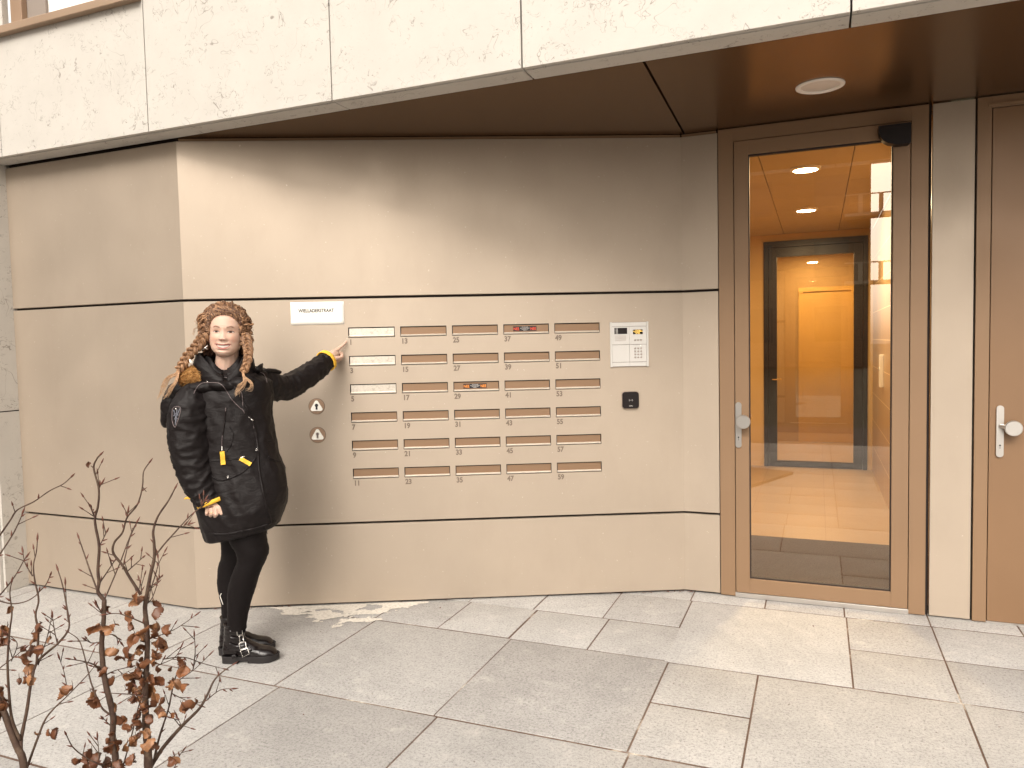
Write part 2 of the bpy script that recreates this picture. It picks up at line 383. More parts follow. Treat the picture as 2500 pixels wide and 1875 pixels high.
# ---------------------------------------------------------------- letterboxes
num = 1
RANK = ['top', 'second', 'third', 'fourth', 'fifth', 'bottom']
slot_meshes = {}
for ci in range(5):
    for ri in range(6):
        no = 1+2*(ci*6+ri)
        x0 = SX[ci]; zt = SZ[ri]
        sl = thing('letterbox', None, 'letterbox', FB @ Matrix.Translation((x0, 0, zt-SH)), 'letterbox slots set in the metal wall')
        key = 'glare' if (ci == 0 and ri < 3) else 'std'
        if key not in slot_meshes:
            r = MB()   # thin frame and dark recess behind the hole
            r.box(.0003, SW-.0003, .0185, .022, .0003, SH-.0003)
            r.box(.0003, .0025, .003, .0185, .0003, SH-.0003); r.box(SW-.0025, SW-.0003, .003, .0185, .0003, SH-.0003)
            r.box(.0025, SW-.0025, .003, .0185, SH-.0035, SH-.0003); r.box(.0025, SW-.0025, .003, .0185, .0003, .0025)
            fl = MB().box(.0045, SW-.004, .0075, .0105, .0135, SH-.0062, .0006)
            lip = MB()
            prof = [(.009, .003), (.0015, .0035), (-.0035, .0065), (-.0045, .0095), (-.0015, .0125), (.005, .0135), (.0095, .0140), (.0108, .0030)]
            n_ = len(prof); vs = [(.0035, y, z) for y, z in prof]+[(SW-.0035, y, z) for y, z in prof]
            lip.add(vs, [tuple(range(n_)), tuple(range(2*n_-1, n_-1, -1))]+[(i, (i+1) % n_, (i+1) % n_+n_, i+n_) for i in range(n_)])
            a_ = r.build('recess', M['dark'], sl); b_ = fl.build('flap', M['flap_glare'] if key == 'glare' else M['flap'], sl); c_ = lip.build('lip', M['alu'], sl); auto_smooth(c_, 50)
            slot_meshes[key] = (a_, b_, c_)
        else:
            for src in slot_meshes[key]:
                q = src.copy(); COL.objects.link(q); q.parent = sl
        if key == 'glare': look = 'letterbox with pale speckled flap, sky reflection painted in its colour, above number %d, %s' % (no, {0: 'beside the pointing finger', 1: 'below the pointing hand', 2: 'right of the upper keyhole disc'}[ri])
        elif ci in (2, 3) and no in (29, 37): look = 'bronze letterbox number %d with a black NEE NEE sticker on its flap' % no
        else: look = 'bronze letterbox with the number %d printed under it' % no
        sl['label'] = look
        text_mesh('house_number', str(no), .0425, M['digit'], sl, (.004, -.0006, -.0392), .0016, sx=.9)
        if no in (29, 37):
            st = MB().box(.058, .198, .0062, .0074, .0195, .0475).build('sticker', M['ink'], sl)
            pm = M['red'] if no == 37 else M['orange']
            for tx in (.0605, .161): text_mesh('lettering', 'NEE', .0225, pm, st, (tx, .0061, .0255), .0003, sx=.86, ext=.0002)
            for k, (wd, tt) in enumerate(((.032, 'GEEN RECLAME'), (.042, 'GEEN ONGEADRESSEERD'), (.038, 'DRUKWERK AUB'), (.030, 'DANK U'))):
                text_mesh('lettering', tt, .0052, M['white'], st, (.1285, .0061, .0410-k*.0062), .0001, 'CENTER', ext=.0002)

# street name paper
pp = thing('paper_sign', 'white paper sign reading WIELLADERSTRAAT taped to the metal wall', 'sign', FB @ Matrix.Translation((.612, 0, 1.676)))
mb = MB(); nx, nz = 14, 6
vs = []; 
for j in range(nz+1):
    for i in range(nx+1):
        x = .309*i/nx; z = .133*j/nz; vs.append((x+.001*j/nz, -.0018-.0006*math.sin(i*.9), z))
mb.add(vs, [(j*(nx+1)+i, j*(nx+1)+i+1, (j+1)*(nx+1)+i+1, (j+1)*(nx+1)+i) for j in range(nz) for i in range(nx)])
o = mb.build('paper', M['paper'], pp, True); md = o.modifiers.new('s', 'SOLIDIFY'); md.thickness = .0004
text_mesh('lettering', 'WIELLADERSTRAAT', .0275, M['ink'], pp, (.046, -.0030, .073), .0007, sx=.84, ext=.0002)

# key switch discs
for k, (z, wd) in enumerate(((1.196, 'upper'), (1.026, 'lower'))):
    t = thing('key_switch', ('%s of two round key switches, white triangle with ' % wd)+('open black keyhole' if k == 0 else 'grey lock cylinder'), 'key switch', FB @ Matrix.Translation((.744, 0, z)), 'round key switches')
    o = MB().disc((0, -.004, 0), .0455, .006, 48, bev=.0012).build('disc', M['bronze_light'], t); auto_smooth(o)
    o = MB().disc((0, -.0015, 0), .0480, .0022, 48).build('rim', M['digit'], t)
    pts = []
    for c_ in range(3):
        a0 = math.radians(90+120*c_); cx, cz = .0275*math.cos(a0), .0275*math.sin(a0)-.003
        for q in range(-5, 6):
            a = a0+math.radians(q*12); pts.append((cx+.0105*math.cos(a), cz+.0105*math.sin(a)))
    pl = MB().prism(pts, -.0075, -.004).build('triangle_plate', M['paper'], t)
    kh = [(.0098*math.cos(math.radians(a)), .006+.0098*math.sin(math.radians(a))) for a in range(-60, 241, 15)]
    kh += [(-.0060, -.0170), (-.003, -.0195), (.003, -.0195), (.0060, -.0170)]
    MB().prism(kh, -.0085, -.0075).build('keyhole', M['ink'] if k == 0 else M['key'], pl)
    if k: MB().box(-.0012, .0012, -.0088, -.0084, -.015, .012).build('key_slit', M['ink'], pl)

# intercom
t = thing('intercom', 'silver white door intercom panel with camera window, display and keypad buttons', 'intercom', FB @ Matrix.Translation((2.4935, 0, 1.386)))
W_, H_ = .2315, .269
MB().box(0, .0115, -.012, .0, 0, H_, .002).build('side_rail', M['white'], t); MB().box(W_-.0115, W_, -.012, 0, 0, H_, .002).build('side_rail', M['white'], t)
MB().box(.0115, W_-.0115, -.004, 0, .001, H_-.001).build('backplate', M['digit'], t)
def mod(nm, x0, x1, z0, z1): return MB().box(x0, x1, -.0095, -.004, z0, z1, .0008).build(nm, M['white'], t)
XM = .116
for (a, b) in ((.0125, XM-.0004), (XM+.0004, W_-.0125)):
    mod('end_plate', a, b, .0035, .0275); mod('end_plate', a, b, .2430, .2665)
cm = mod('camera_module', .0125, XM-.0004, .1345, .2410); dm = mod('display_module', XM+.0004, W_-.0125, .1345, .2410)
bmod = mod('blank_module', .0125, XM-.0004, .0300, .1325); km = mod('keypad_module', XM+.0004, W_-.0125, .0300, .1325)
o = MB().box(.026, .103, -.0105, -.0094, .1975, .2345, .0004).build('camera_window', M['black'], cm)
for i in range(2):
    for j in range(4): MB().disc((.0365+i*.0075, -.0109, .2040+j*.0080), .0027, .0008, 10).build('camera_lamp', M['white'], o)
mb = MB()
for i in range(13): mb.box(.030+i*.0052, .0318+i*.0052, -.0098, -.0093, .155, .190)
mb.build('speaker_grille', M['key'], cm)
scr = mat("display_screen", (.01,.008,.006), .2); 
o = MB().box(.138, .197, -.0105, -.0094, .195, .2225, .0004).build('display', scr, dm)
amb = mat("display_text", (.9,.6,.15), .5); nodes(amb)[2].inputs["Emission Color"].default_value = (.9,.55,.12,1); nodes(amb)[2].inputs["Emission Strength"].default_value = .7
for k, (tt, dx) in enumerate((('WELKOM', 0), ('BEL HUISNUMMER', 0), ('EN DRUK', -.004), ('OP  BEL', 0))): text_mesh('display_text', tt, .0072, amb, o, (.1675+dx, -.0108, .2158-k*.0062), .00005, 'CENTER', ext=.0001)
def btn(x, z, par):
    b = MB().disc((x, -.0122, z), .0052, .003, 20, bev=.0012).build('button', M['key'], par); auto_smooth(b)
for i in range(3): btn(.150+i*.0182, .1595, dm)
for i in range(3):
    for j in range(4): btn(.150+i*.0182, .1100-j*.0180, km)
MB().disc((.183, -.0098, .1265), .004, .0005, 16).build('indicator_lamp', M['paper'], km)
# card reader
t = thing('card_reader', 'small square black card reader with rounded corners under the intercom', 'card reader', FB @ Matrix.Translation((2.611, 0, 1.186)))
def rrect(w_, h_, r, n=6):
    p = []
    for cx, cz, a0 in ((w_/2-r, h_/2-r, 0), (-w_/2+r, h_/2-r, 90), (-w_/2+r, -h_/2+r, 180), (w_/2-r, -h_/2+r, 270)):
        for k in range(n+1): a = math.radians(a0+90*k/n); p.append((cx+r*math.cos(a), cz+r*math.sin(a)))
    return p
def rbox(w_, h_, r, y0, y1, ch=.002):
    mb = MB(); A = rrect(w_-2*ch, h_-2*ch, r-ch); B_ = rrect(w_, h_, r); n = len(A)
    vs = [(x, y0, z) for x, z in A]+[(x, y0+ch, z) for x, z in B_]+[(x, y1, z) for x, z in B_]
    fs = [tuple(range(n))]+[(k*n+i, k*n+(i+1) % n, (k+1)*n+(i+1) % n, (k+1)*n+i) for k in range(2) for i in range(n)]+[tuple(range(3*n-1, 2*n-1, -1))]
    return mb.add(vs, fs)
o = rbox(.1045, .1045, .018, -.012, 0).build('base', M['key'], t); auto_smooth(o)
o = rbox(.0985, .0985, .016, -.021, -.010, .003).build('cover', M['black'], t); auto_smooth(o)
mb = MB()
for s_ in (-1, 1):
    for rr in (.0075, .0110):
        mb.tube([(s_*rr*math.cos(math.radians(a)), -.0213, rr*math.sin(math.radians(a))*.9) for a in range(-38, 39, 19)], .0006, 5)
mb.tube([(-.004, -.0213, 0), (.004, -.0213, 0)], .0007, 5)
mb.build('wave_symbol', M['white'], t); text_mesh('lettering', 'salto', .011, M['white'], t, (0, -.0212, -.037), 0, 'CENTER', ext=.0002)

# ---------------------------------------------------------------- stone front over the entrance
JX = [-4.6, -3.38, -2.158, -.932, .080, 1.419, 2.75, 4.2]
fa = thing('stone_fascia', 'wide band of pale fossil limestone slabs above the metal wall and soffit', 'facade', FF)
PH = 3.36
for k in range(len(JX)-1):
    g_ = .003 if k != 4 else .005
    ztop = 3.525 if JX[k] < -2.2 else 4.3
    # L-shaped slab: face plus underside return with a small groove
    mb = MB(); x0, x1 = JX[k]+g_, JX[k+1]-g_
    mb.box(x0, x1, 0, .028, HT+.004, ztop, .0015).box(x0, x1, .0295, .150, HT, HT+.03, .0015)
    mb.build('stone_slab', [M['stone']], fa)
MB().box(-4.6, 4.2, .031, .10, HT+.0305, 3.47).box(-4.6, 4.2, .1005, .15, HT+.0305, HT+.04).box(-2.156, 4.2, .031, .10, 3.471, 4.6).build('backing', M['dark'], fa)
# stone pier left of the wall
pr = thing('stone_pier', 'pale limestone pier with a dark joint at the left edge of the metal wall', 'pier', FA)
for z0, z1 in ((.0, 1.1675), (1.1755, HT-.002)):
    MB().box(-.045, -.022, -.170, -.10, z0, z1, .002).box(-.0205, 0.0, -.150, .03, z0, z1, .0015).box(-1.5, -.0465, -.170, .03, z0, z1, .002).build('stone_slab', M['stone'], pr)
MB().box(-1.5, -.01, -.155, .02, 1.165, 1.178).build('joint_filler', M['dark'], pr)
for q in pr.children:
    pass
# window top left
wn = thing('window', 'corner of a bright window with brown metal sill above the stone band', 'window', FF)
MB().box(-4.6, -2.165, -.045, .20, 3.478, 3.522, .003).build('sill', M['bronze'] if False else painted("sill_metal", (.36,.25,.17), .4, .3), wn)
wf = MB().box(-3.315, -3.215, .06, .14, 3.522, 4.4, .002).box(-4.6, -3.315, .10, .14, 3.522, 3.56).box(-3.215, -2.15, .09, .14, 3.522, 3.56, .002).build('window_frame', painted("frame_metal", (.34,.23,.155), .4, .3), wn)
gl = mat("pane_sky_white", (.85,.82,.78), .5); MB().box(-3.215, -2.15, .115, .119, 3.56, 4.4).build('pane', gl, wn)  # matte white stands in for the sky reflected by the pane
MB().box(-3.213, -3.05, .095, .110, 3.562, 4.4).build('curtain', mat("curtain_grey", (.25,.21,.18), .9), wn)
MB().box(-4.6, -3.335, .02, .06, 3.525, 4.4, .002).build('reveal_slab', M['stone'], wn)

# ---------------------------------------------------------------- soffit with downlight
sf = thing('soffit', 'dark bronze metal soffit over the entrance doors with a single open joint', 'soffit', FF)
FFi = FF.inverted()
def W2F(x, y): q = FFi @ Vector((x, y, 0)); return (q.x, q.y)
jn = W2F(.605, 3.349); jf = W2F(1.04, 4.487)
def poly_slab(name, pts, z0, z1, m, par, bev=.0015):
    n = len(pts); vs = [(x, y, z0) for x, y in pts]+[(x, y, z1) for x, y in pts]
    fs = [tuple(range(n-1, -1, -1)), tuple(range(n, 2*n))]+[(i, (i+1) % n, (i+1) % n+n, i+n) for i in range(n)]
    o = MB().add(vs, fs).build(name, m, par); return o
jx_n = jn[0]; jx_f = jf[0]; yb = .151; yf = 2.05
sl_ = (jf[0]-jn[0])/(jf[1]-jn[1])
def jx(y): return jn[0]+(y-jn[1])*sl_
poly_slab('soffit_panel', [(-4.4, yb), (jx(yb)-.006, yb), (jx(yf)-.006, yf), (-4.4, yf)], HT, HT+.03, M['soffit'], sf)
poly_slab('soffit_panel', [(jx(yb)+.006, yb), (4.2, yb), (4.2, yf), (jx(yf)+.006, yf)], HT, HT+.03, M['soffit'], sf)
poly_slab('backing', [(-4.4, yb), (4.2, yb), (4.2, yf), (-4.4, yf)], HT+.0305, HT+.05, M['dark'], sf)
cx, cy = 1.53, 3.72
dl = thing('downlight', 'round white recessed downlight, switched off, in the dark soffit', 'ceiling light', Matrix.Translation((cx, cy, HT)))
def lathe(prof, n=48):
    vs = []; 
    for r, z in prof:
        for i in range(n): a = 2*math.pi*i/n; vs.append((r*math.cos(a), r*math.sin(a), z))
    fs = [(k*n+i, k*n+(i+1) % n, (k+1)*n+(i+1) % n, (k+1)*n+i) for k in range(len(prof)-1) for i in range(n)]
    return vs, fs
lw = mat("light_white", (.75,.7,.64), .4)
mb = MB(); mb.add(*lathe([(.113, -.001), (.112, -.005), (.104, -.008), (.092, -.006), (.089, -.001)])); o = mb.build('rim', lw, dl); auto_smooth(o, 60)
mb = MB(); vs, fs = lathe([(.090, -.001), (.07, -.0035), (.04, -.005), (.012, -.0055)]); fs.append(tuple(3*48+i for i in range(48))); mb.add(vs, fs)
o = mb.build('diffuser', mat("diffuser_opal", (.62,.55,.49), .3), dl); auto_smooth(o, 60)

# ---------------------------------------------------------------- glazed entrance door (frame FD)
dr = thing('entrance_door', 'tall glazed bronze entrance door with silver knob and warm lit hallway behind', 'door', FD)
mb = MB(); yF = -.004
mb.box(.003, .088, yF, .07, .006, HT-.005, .0012).box(1.005, 1.087, yF, .07, .006, HT-.005, .0012).box(.088, 1.005, yF, .07, 2.681, HT-.005, .0012)
mb.build('door_frame', M['bronze'], dr)
MB().box(.0885, .0915, .03, .06, .03, 2.68).box(1.0015, 1.0045, .03, .06, .03, 2.68).box(.09, 1.003, .03, .06, 2.6785, 2.6808).build('seal', M['rubber'], dr)
lf = MB(); yL = -.010
lf.box(.0925, .170, yL, .055, .033, 2.677, .0015).box(.918, 1.0005, yL, .055, .033, 2.677, .0015).box(.170, .918, yL, .055, 2.598, 2.677, .0015).box(.170, .918, yL, .055, .033, .118, .0015)
leaf = lf.build('door_leaf', M['bronze'], dr)
MB().box(.1702, .176, .004, .03, .118, 2.598).box(.912, .9178, .004, .03, .118, 2.598).box(.176, .912, .004, .03, 2.588, 2.598).box(.176, .912, .004, .03, .118, .127).build('glazing_gasket', M['rubber'], leaf)
gm = bpy.data.materials.new("door_glass"); gm.use_nodes = True; n_ = gm.node_tree.nodes; n_.clear()
out = n_.new("ShaderNodeOutputMaterial"); tr = n_.new("ShaderNodeBsdfTransparent"); gs = n_.new("ShaderNodeBsdfGlossy"); mx = n_.new("ShaderNodeMixShader"); lwt = n_.new("ShaderNodeFresnel")
lwt.inputs["IOR"].default_value = 2.3; tr.inputs[0].default_value = (.93,.88,.78,1); gs.inputs["Roughness"].default_value = 0.0; gs.inputs[0].default_value = (1,.93,.83,1)
gm.node_tree.links.new(lwt.outputs[0], mx.inputs[0]); gm.node_tree.links.new(tr.outputs[0], mx.inputs[1]); gm.node_tree.links.new(gs.outputs[0], mx.inputs[2]); gm.node_tree.links.new(mx.outputs[0], out.inputs[0])
pyd_ = pyd('glass_pane', [(.176, .016, .127), (.912, .016, .127), (.912, .016, 2.588), (.176, .016, 2.588)], [(0,1,2,3)])
link('glass_pane', pyd_, gm, leaf)
def handle_set(par, ax, zt, zb, kz, kx, h_=None):
    w_ = .0335
    pts = rrect(w_, zt-zb, w_/2-.001, 8); cz = (zt+zb)/2
    hp = MB().prism([(ax+x, cz+z) for x, z in pts], yL-.010, yL).build('handle_plate', M['steel'], par); auto_smooth(hp, 40)
    mb = MB().disc((kx, yL-.066, kz), .040, .016, 40, bev=.003); kb = mb.build('knob', M['steel'], hp); auto_smooth(kb, 40)
    MB().tube([(ax+.002, yL-.01, kz+.005), (kx-.006, yL-.055, kz+.003)], .0105, 14).build('knob_neck', M['steel'], hp)
    cy_ = MB().disc((ax, yL-.0115, zb+.062), .0085, .003, 24).box(ax-.005, ax+.005, yL-.0113, yL-.009, zb+.040, zb+.060, .0008).build('lock_cylinder', M['steel'], hp)
    MB().disc((ax, yL-.0119, zb+.062), .0045, .001, 16).box(ax-.001, ax+.001, yL-.0119, yL-.011, zb+.044, zb+.060).build('keyway', M['ink'], cy_)
handle_set(leaf, .111, 1.168, .900, 1.058, .142)
# door closer
mb = MB(); prof = [(.843, 2.655), (.843, 2.632), (.850, 2.600), (.866, 2.575), (.890, 2.560), (.925, 2.549), (.99, 2.549), (.997, 2.556), (.998, 2.650), (.992, 2.656)]
o = mb.prism(prof, -.075, yL-.001).build('door_closer', M['black'], leaf); auto_smooth(o, 30)
MB().box(.86, .95, -.0765, -.0745, 2.640, 2.643).build('closer_groove', M['dark'], o)
# threshold
o = MB().box(.088, 1.005, -.012, .10, .002, .030, .002).build('threshold', M['steel'], dr)
# dark joint, panel and second door
MB().box(1.088, 1.104, .03, .06, 0, HT).build('shadow_joint', M['dark'], dr)
MB().box(-.006, .002, .03, .06, 0, HT).build('shadow_joint', M['dark'], dr)
e_ = thing('wall_panel', 'narrow full height champagne metal panel between the glazed door and the solid door', 'wall panel', FD)
MB().box(1.106, 1.2995, .0, .03, .008, HT-.006, .0015).build('panel_face', M['champ'], e_)
MB().box(1.3005, 1.3075, .02, .05, 0, HT).build('shadow_joint', M['dark'], e_)
d2 = thing('side_door', 'solid bronze side door with round silver knob at the right edge', 'door', FD)
MB().box(1.309, 1.373, yF, .07, .004, HT-.005, .0012).box(1.373, 2.35, yF, .07, 2.697, HT-.005, .0012).box(2.30, 2.36, yF, .07, .004, 2.697, .0012).build('door_frame', M['bronze'], d2)
l2 = MB().box(1.3765, 2.296, yL+.004, .05, .012, 2.693, .0015).build('door_leaf', painted("side_door_paint", (.225,.130,.068), .42, .2), d2)
MB().box(1.3735, 1.3762, .02, .05, .01, 2.694).build('seal', M['rubber'], d2)
MB().box(1.355, 2.35, -.012, -.004, 2.708, 2.722, .002).build('drip_rail', M['bronze'], d2)
handle_set(l2, 1.4235, 1.163, .893, 1.050, 1.474)
MB().box(1.373, 2.3, -.004, .1, .0, .010).build('threshold', M['steel'], d2)

# ---------------------------------------------------------------- hallway behind the glass
hf = mat("hall_floor_tile", (.5,.38,.28), .35); _v = coord(hf)
_b = N(hf, "ShaderNodeTexBrick", Scale=1.0, offset=0.0); _b.inputs["Brick Width"].default_value = .6; _b.inputs["Row Height"].default_value = .6; _b.inputs["Mortar Size"].default_value = .003
_b.inputs["Color1"].default_value = (.38,.275,.195,1); _b.inputs["Color2"].default_value = (.355,.26,.185,1); _b.inputs["Mortar"].default_value = (.30,.2,.14,1)
hf.node_tree.links.new(_v, _b.inputs["Vector"]); setc(hf, mix(hf, ramp(hf, tex_noise(hf, _v, 6, 6, .7), [(.3, g3(.75)), (.65, g3(1))]).outputs[0], (.3,.2,.13), _b.outputs[0]))
wallp = painted("hall_wall_paint", (.52,.335,.13), .7, 0, .05); ceilp = painted("hall_ceiling_paint", (.46,.34,.21), .8, 0, .03)
def struct(o): return tag(o, None, None, kind='structure')
HC = 2.752
struct(MB().box(-1.0, 1.12, .071, 4.849, -.05, .008).build('hall_floor', hf, mw=FD))
mb = MB()
for i in range(8):
    for (a, b) in ((-.85, -.425), (-.42, .172), (.177, .760), (.765, 1.118)): mb.box(a, b, .075+i*.6, .67+i*.6, HC, HC+.02, .001)
struct(mb.build('hall_ceiling', ceilp, mw=FD)); struct(MB().box(-1.0, 1.12, .071, 8.2, HC+.0205, HC+.04).build('ceiling_backing', M['dark'], mw=FD))
struct(MB().box(-1.05, -.85, .071, 8.2, 0, HC).build('hall_wall', wallp, mw=FD))
# right wall: glazed tiles with light joints
tw = mat("hall_wall_tile", (.6,.36,.13), .3); _v = coord(tw, (1,1,1))
_s = N(tw, "ShaderNodeSeparateXYZ"); tw.node_tree.links.new(_v, _s.inputs[0]); _c2 = N(tw, "ShaderNodeCombineXYZ"); tw.node_tree.links.new(_s.outputs[1], _c2.inputs[0]); tw.node_tree.links.new(_s.outputs[2], _c2.inputs[1])
_b = N(tw, "ShaderNodeTexBrick", Scale=1.0, offset=0.5); _b.inputs["Brick Width"].default_value = .9; _b.inputs["Row Height"].default_value = .3; _b.inputs["Mortar Size"].default_value = .004
_b.inputs["Color1"].default_value = (.46,.31,.16,1); _b.inputs["Color2"].default_value = (.43,.29,.15,1); _b.inputs["Mortar"].default_value = (.85,.7,.45,1)
tw.node_tree.links.new(_c2.outputs[0], _b.inputs["Vector"]); setc(tw, _b.outputs[0])
struct(MB().box(1.12, 1.2, .071, 8.2, 0, HC).build('tiled_wall', tw, mw=FD))
mb = MB(); mb.box(-.85, -.052, 4.85, 5.0, 0, HC).box(1.065, 1.12, 4.85, 5.0, 0, HC).box(-.052, 1.065, 4.85, 5.0, 2.672, HC)
struct(mb.build('hall_end_wall', wallp, mw=FD))
struct(MB().box(-.85, 1.12, 4.85, 8.2, -.05, .006).build('back_hall_floor', hf, mw=FD))
struct(MB().box(-.85, 1.12, 5.05, 8.2, HC-.002, HC+.018).build('back_hall_ceiling', ceilp, mw=FD))
struct(MB().box(-.85, 1.12, 8.2, 8.3, 0, HC).build('back_hall_wall', wallp, mw=FD))
dkf = painted("dark_frame", (.012,.005,.003), .35, .2)
idr = thing('inner_door', 'dark framed glass inner door at the end of the hallway', 'door', FD)
MB().box(-.052, .0, 4.82, 4.93, .008, 2.672, .002).box(1.02, 1.065, 4.82, 4.93, .008, 2.672, .002).box(0, 1.02, 4.82, 4.93, 2.60, 2.672, .002).build('door_frame', dkf, idr)
il = MB().box(.002, .094, 4.83, 4.89, .012, 2.598, .002).box(.922, 1.018, 4.83, 4.89, .012, 2.598, .002).box(.094, .922, 4.83, 4.89, 2.486, 2.598, .002).box(.094, .922, 4.83, 4.89, .012, .080, .002).build('door_leaf', dkf, idr)
brass = mat("brass", (.75,.5,.2), .25, 1); MB().tube([(.05, 4.83, 1.05), (.05, 4.775, 1.05), (.15, 4.77, 1.05)], .010, 10).build('handle', brass, il)
link('glass_pane', pyd('glass_pane', [(.094, 4.86, .08), (.922, 4.86, .08), (.922, 4.86, 2.486), (.094, 4.86, 2.486)], [(0,1,2,3)]), gm, il)
wd_ = painted("wooden_door", (.50,.29,.07), .45, 0, .08)
bd = thing('wooden_door', 'plain ochre wooden door in the room behind the inner door', 'door', FD)
MB().box(.34, .98, 7.2, 7.26, .008, 2.2, .003).build('door_leaf', wd_, bd); MB().box(.28, .34, 7.18, 7.3, .006, 2.26, .002).box(.98, 1.04, 7.18, 7.3, .006, 2.26, .002).box(.34, .98, 7.18, 7.3, 2.2, 2.26, .002).build('door_frame', wd_, bd)
struct(MB().box(-.85, .28, 7.2, 7.35, .0, HC-.002).box(1.04, 1.12, 7.2, 7.35, 0, HC-.002).box(.28, 1.04, 7.2, 7.35, 2.26, HC-.002).build('partition_wall', painted("partition_paint", (.33,.20,.07), .7, 0, .05), mw=FD))
bp = thing('wall_light', 'pale slim rectangular fitting on the tiled hallway wall', 'fitting', FD)
MB().box(1.085, 1.12, 3.3, 3.42, 1.05, 1.36, .006).build('casing', lw, bp); MB().disc((1.078, 3.36, 1.22), .02, .008, 20, 'X').build('button', M['steel'], bp)
mt = mat("door_mat", (.075,.045,.04), .95); _v = coord(mt); setc(mt, ramp(mt, tex_noise(mt, _v, 160, 4, .8), [(.35, (.012,.006,.006)), (.65, (.075,.045,.04))]).outputs[0]); bump(mt, tex_noise(mt, _v, 260, 3), .8, .003)
o = MB().box(-.35, 1.118, .075, 1.43, .009, .018, .002).build('door_mat', mt, mw=FD); tag(o, 'dark brown ribbed entrance mat on the hallway floor behind the glass door', 'mat')
lamp_m = bpy.data.materials.new("lamp_glow"); lamp_m.use_nodes = True; b = nodes(lamp_m)[2]; b.inputs["Emission Color"].default_value = (1,.80,.50,1); b.inputs["Emission Strength"].default_value = 14; b.inputs["Base Color"].default_value = (1,.9,.7,1)
for k, (a, p, wd) in enumerate(((.46, 1.28, 'nearest the entrance door'), (.44, 3.14, 'in front of the inner door'), (.46, 5.6, 'just past the inner door'), (.44, 6.6, 'over the wooden door'))):
    l_ = thing('ceiling_lamp', 'lit round warm hallway ceiling lamp '+wd, 'ceiling light', FD @ Matrix.Translation((a, p, HC)), 'lit ceiling lamps in the hallway')
    mb = MB(); mb.add(*lathe([(.105, 0), (.104, -.012), (.085, -.016)], 32)); mb.build('rim', lw, l_)
    MB().disc((0, 0, -.015), .084, .012, 32, 'Z').build('diffuser', lamp_m, l_)
    ld = bpy.data.lights.new('lamp_light', 'AREA'); ld.shape = 'DISK'; ld.size = .16; ld.energy = 25 if k < 2 else 15; ld.color = (1,.76,.44)
    lo = bpy.data.objects.new('lamp_light', ld); COL.objects.link(lo); lo.parent = l_; lo.location = (0, 0, -.02)

# ---------------------------------------------------------------- what stands across the street (seen in the glass and the metal), and an added sky blocker
brick = mat("brown_brick", (.2,.12,.08), .85); _v = coord(brick); _b = N(brick, "ShaderNodeTexBrick", Scale=1.0); _b.inputs["Brick Width"].default_value = .22; _b.inputs["Row Height"].default_value = .065; _b.inputs["Mortar Size"].default_value = .012
_b.inputs["Color1"].default_value = (.17,.11,.075,1); _b.inputs["Color2"].default_value = (.09,.055,.038,1); _b.inputs["Mortar"].default_value = (.26,.21,.17,1)
_s = N(brick, "ShaderNodeSeparateXYZ"); brick.node_tree.links.new(_v, _s.inputs[0]); _c2 = N(brick, "ShaderNodeCombineXYZ"); brick.node_tree.links.new(_s.outputs[0], _c2.inputs[0]); brick.node_tree.links.new(_s.outputs[2], _c2.inputs[1]); brick.node_tree.links.new(_c2.outputs[0], _b.inputs["Vector"]); setc(brick, _b.outputs[0])
wglass = mat("dark_window_glass", (.06,.06,.06), .08); wglass2 = mat("pale_panel", (.55,.5,.42), .6)
def block(name, label, mw, W_, D_, H_, nx, nz, balc=True):
    t = thing(name, label, 'building', mw)
    MB().box(0, W_, -D_, 0, 0, H_).build('wall', brick, t)
    dx = W_/nx; dz = (H_-1)/nz
    for i in range(nx):
        for j in range(nz):
            wf_ = MB().box(i*dx+.28*dx, i*dx+.72*dx, -.02, .04, 1+j*dz+.3, 1+j*dz+2.1).build('window', wglass, t)
    if balc:
        for j in range(1, nz):
            MB().box(W_-1.2, W_+1.2, .0, 1.2, 1+j*dz-.2, 1+j*dz-.05).box(W_-1.2, W_+1.2, 1.17, 1.2, 1+j*dz+.80, 1+j*dz+.86).box(W_+1.1, W_+1.2, .0, 1.2, 1+j*dz-.05, 1+j*dz+.86).box(W_-.6, W_-.4, 1.17, 1.2, 1+j*dz-.05, 1+j*dz+.8).box(W_+.3, W_+.5, 1.17, 1.2, 1+j*dz-.05, 1+j*dz+.8).build('balcony', wglass2, t)
    MB().box(-.2, W_+.2, -D_-.2, .2, H_+.01, H_+.3).build('roof_edge', wglass2, t)
    return t
# left building: its right-hand end is at direction (-.33,-.94) from the door
e2 = Vector((.9258, -.3782))
block('apartment_block', 'brown brick apartment block with balconies across the street, mirrored in the door glass', frame(-37.1, -20.6, math.radians(-21)), 29, 12, 24, 8, 7)
block('brick_house', 'low brown brick building across the street on the right, mirrored in the metal', frame(4.6, -15, math.radians(-3)), 30, 10, 13, 8, 4, False)
block('sky_blocker_building', 'unseen brown brick building added at the left to keep sky light off the metal wall', frame(-13, 3, math.radians(-90)), 17, 9, 8.5, 5, 2, False)  # unseen block, added to darken the left wall facet
struct(MB().box(-60, 60, -9.5, -4.5, -.058, -.04).build('road', M['asphalt'], mw=FD))
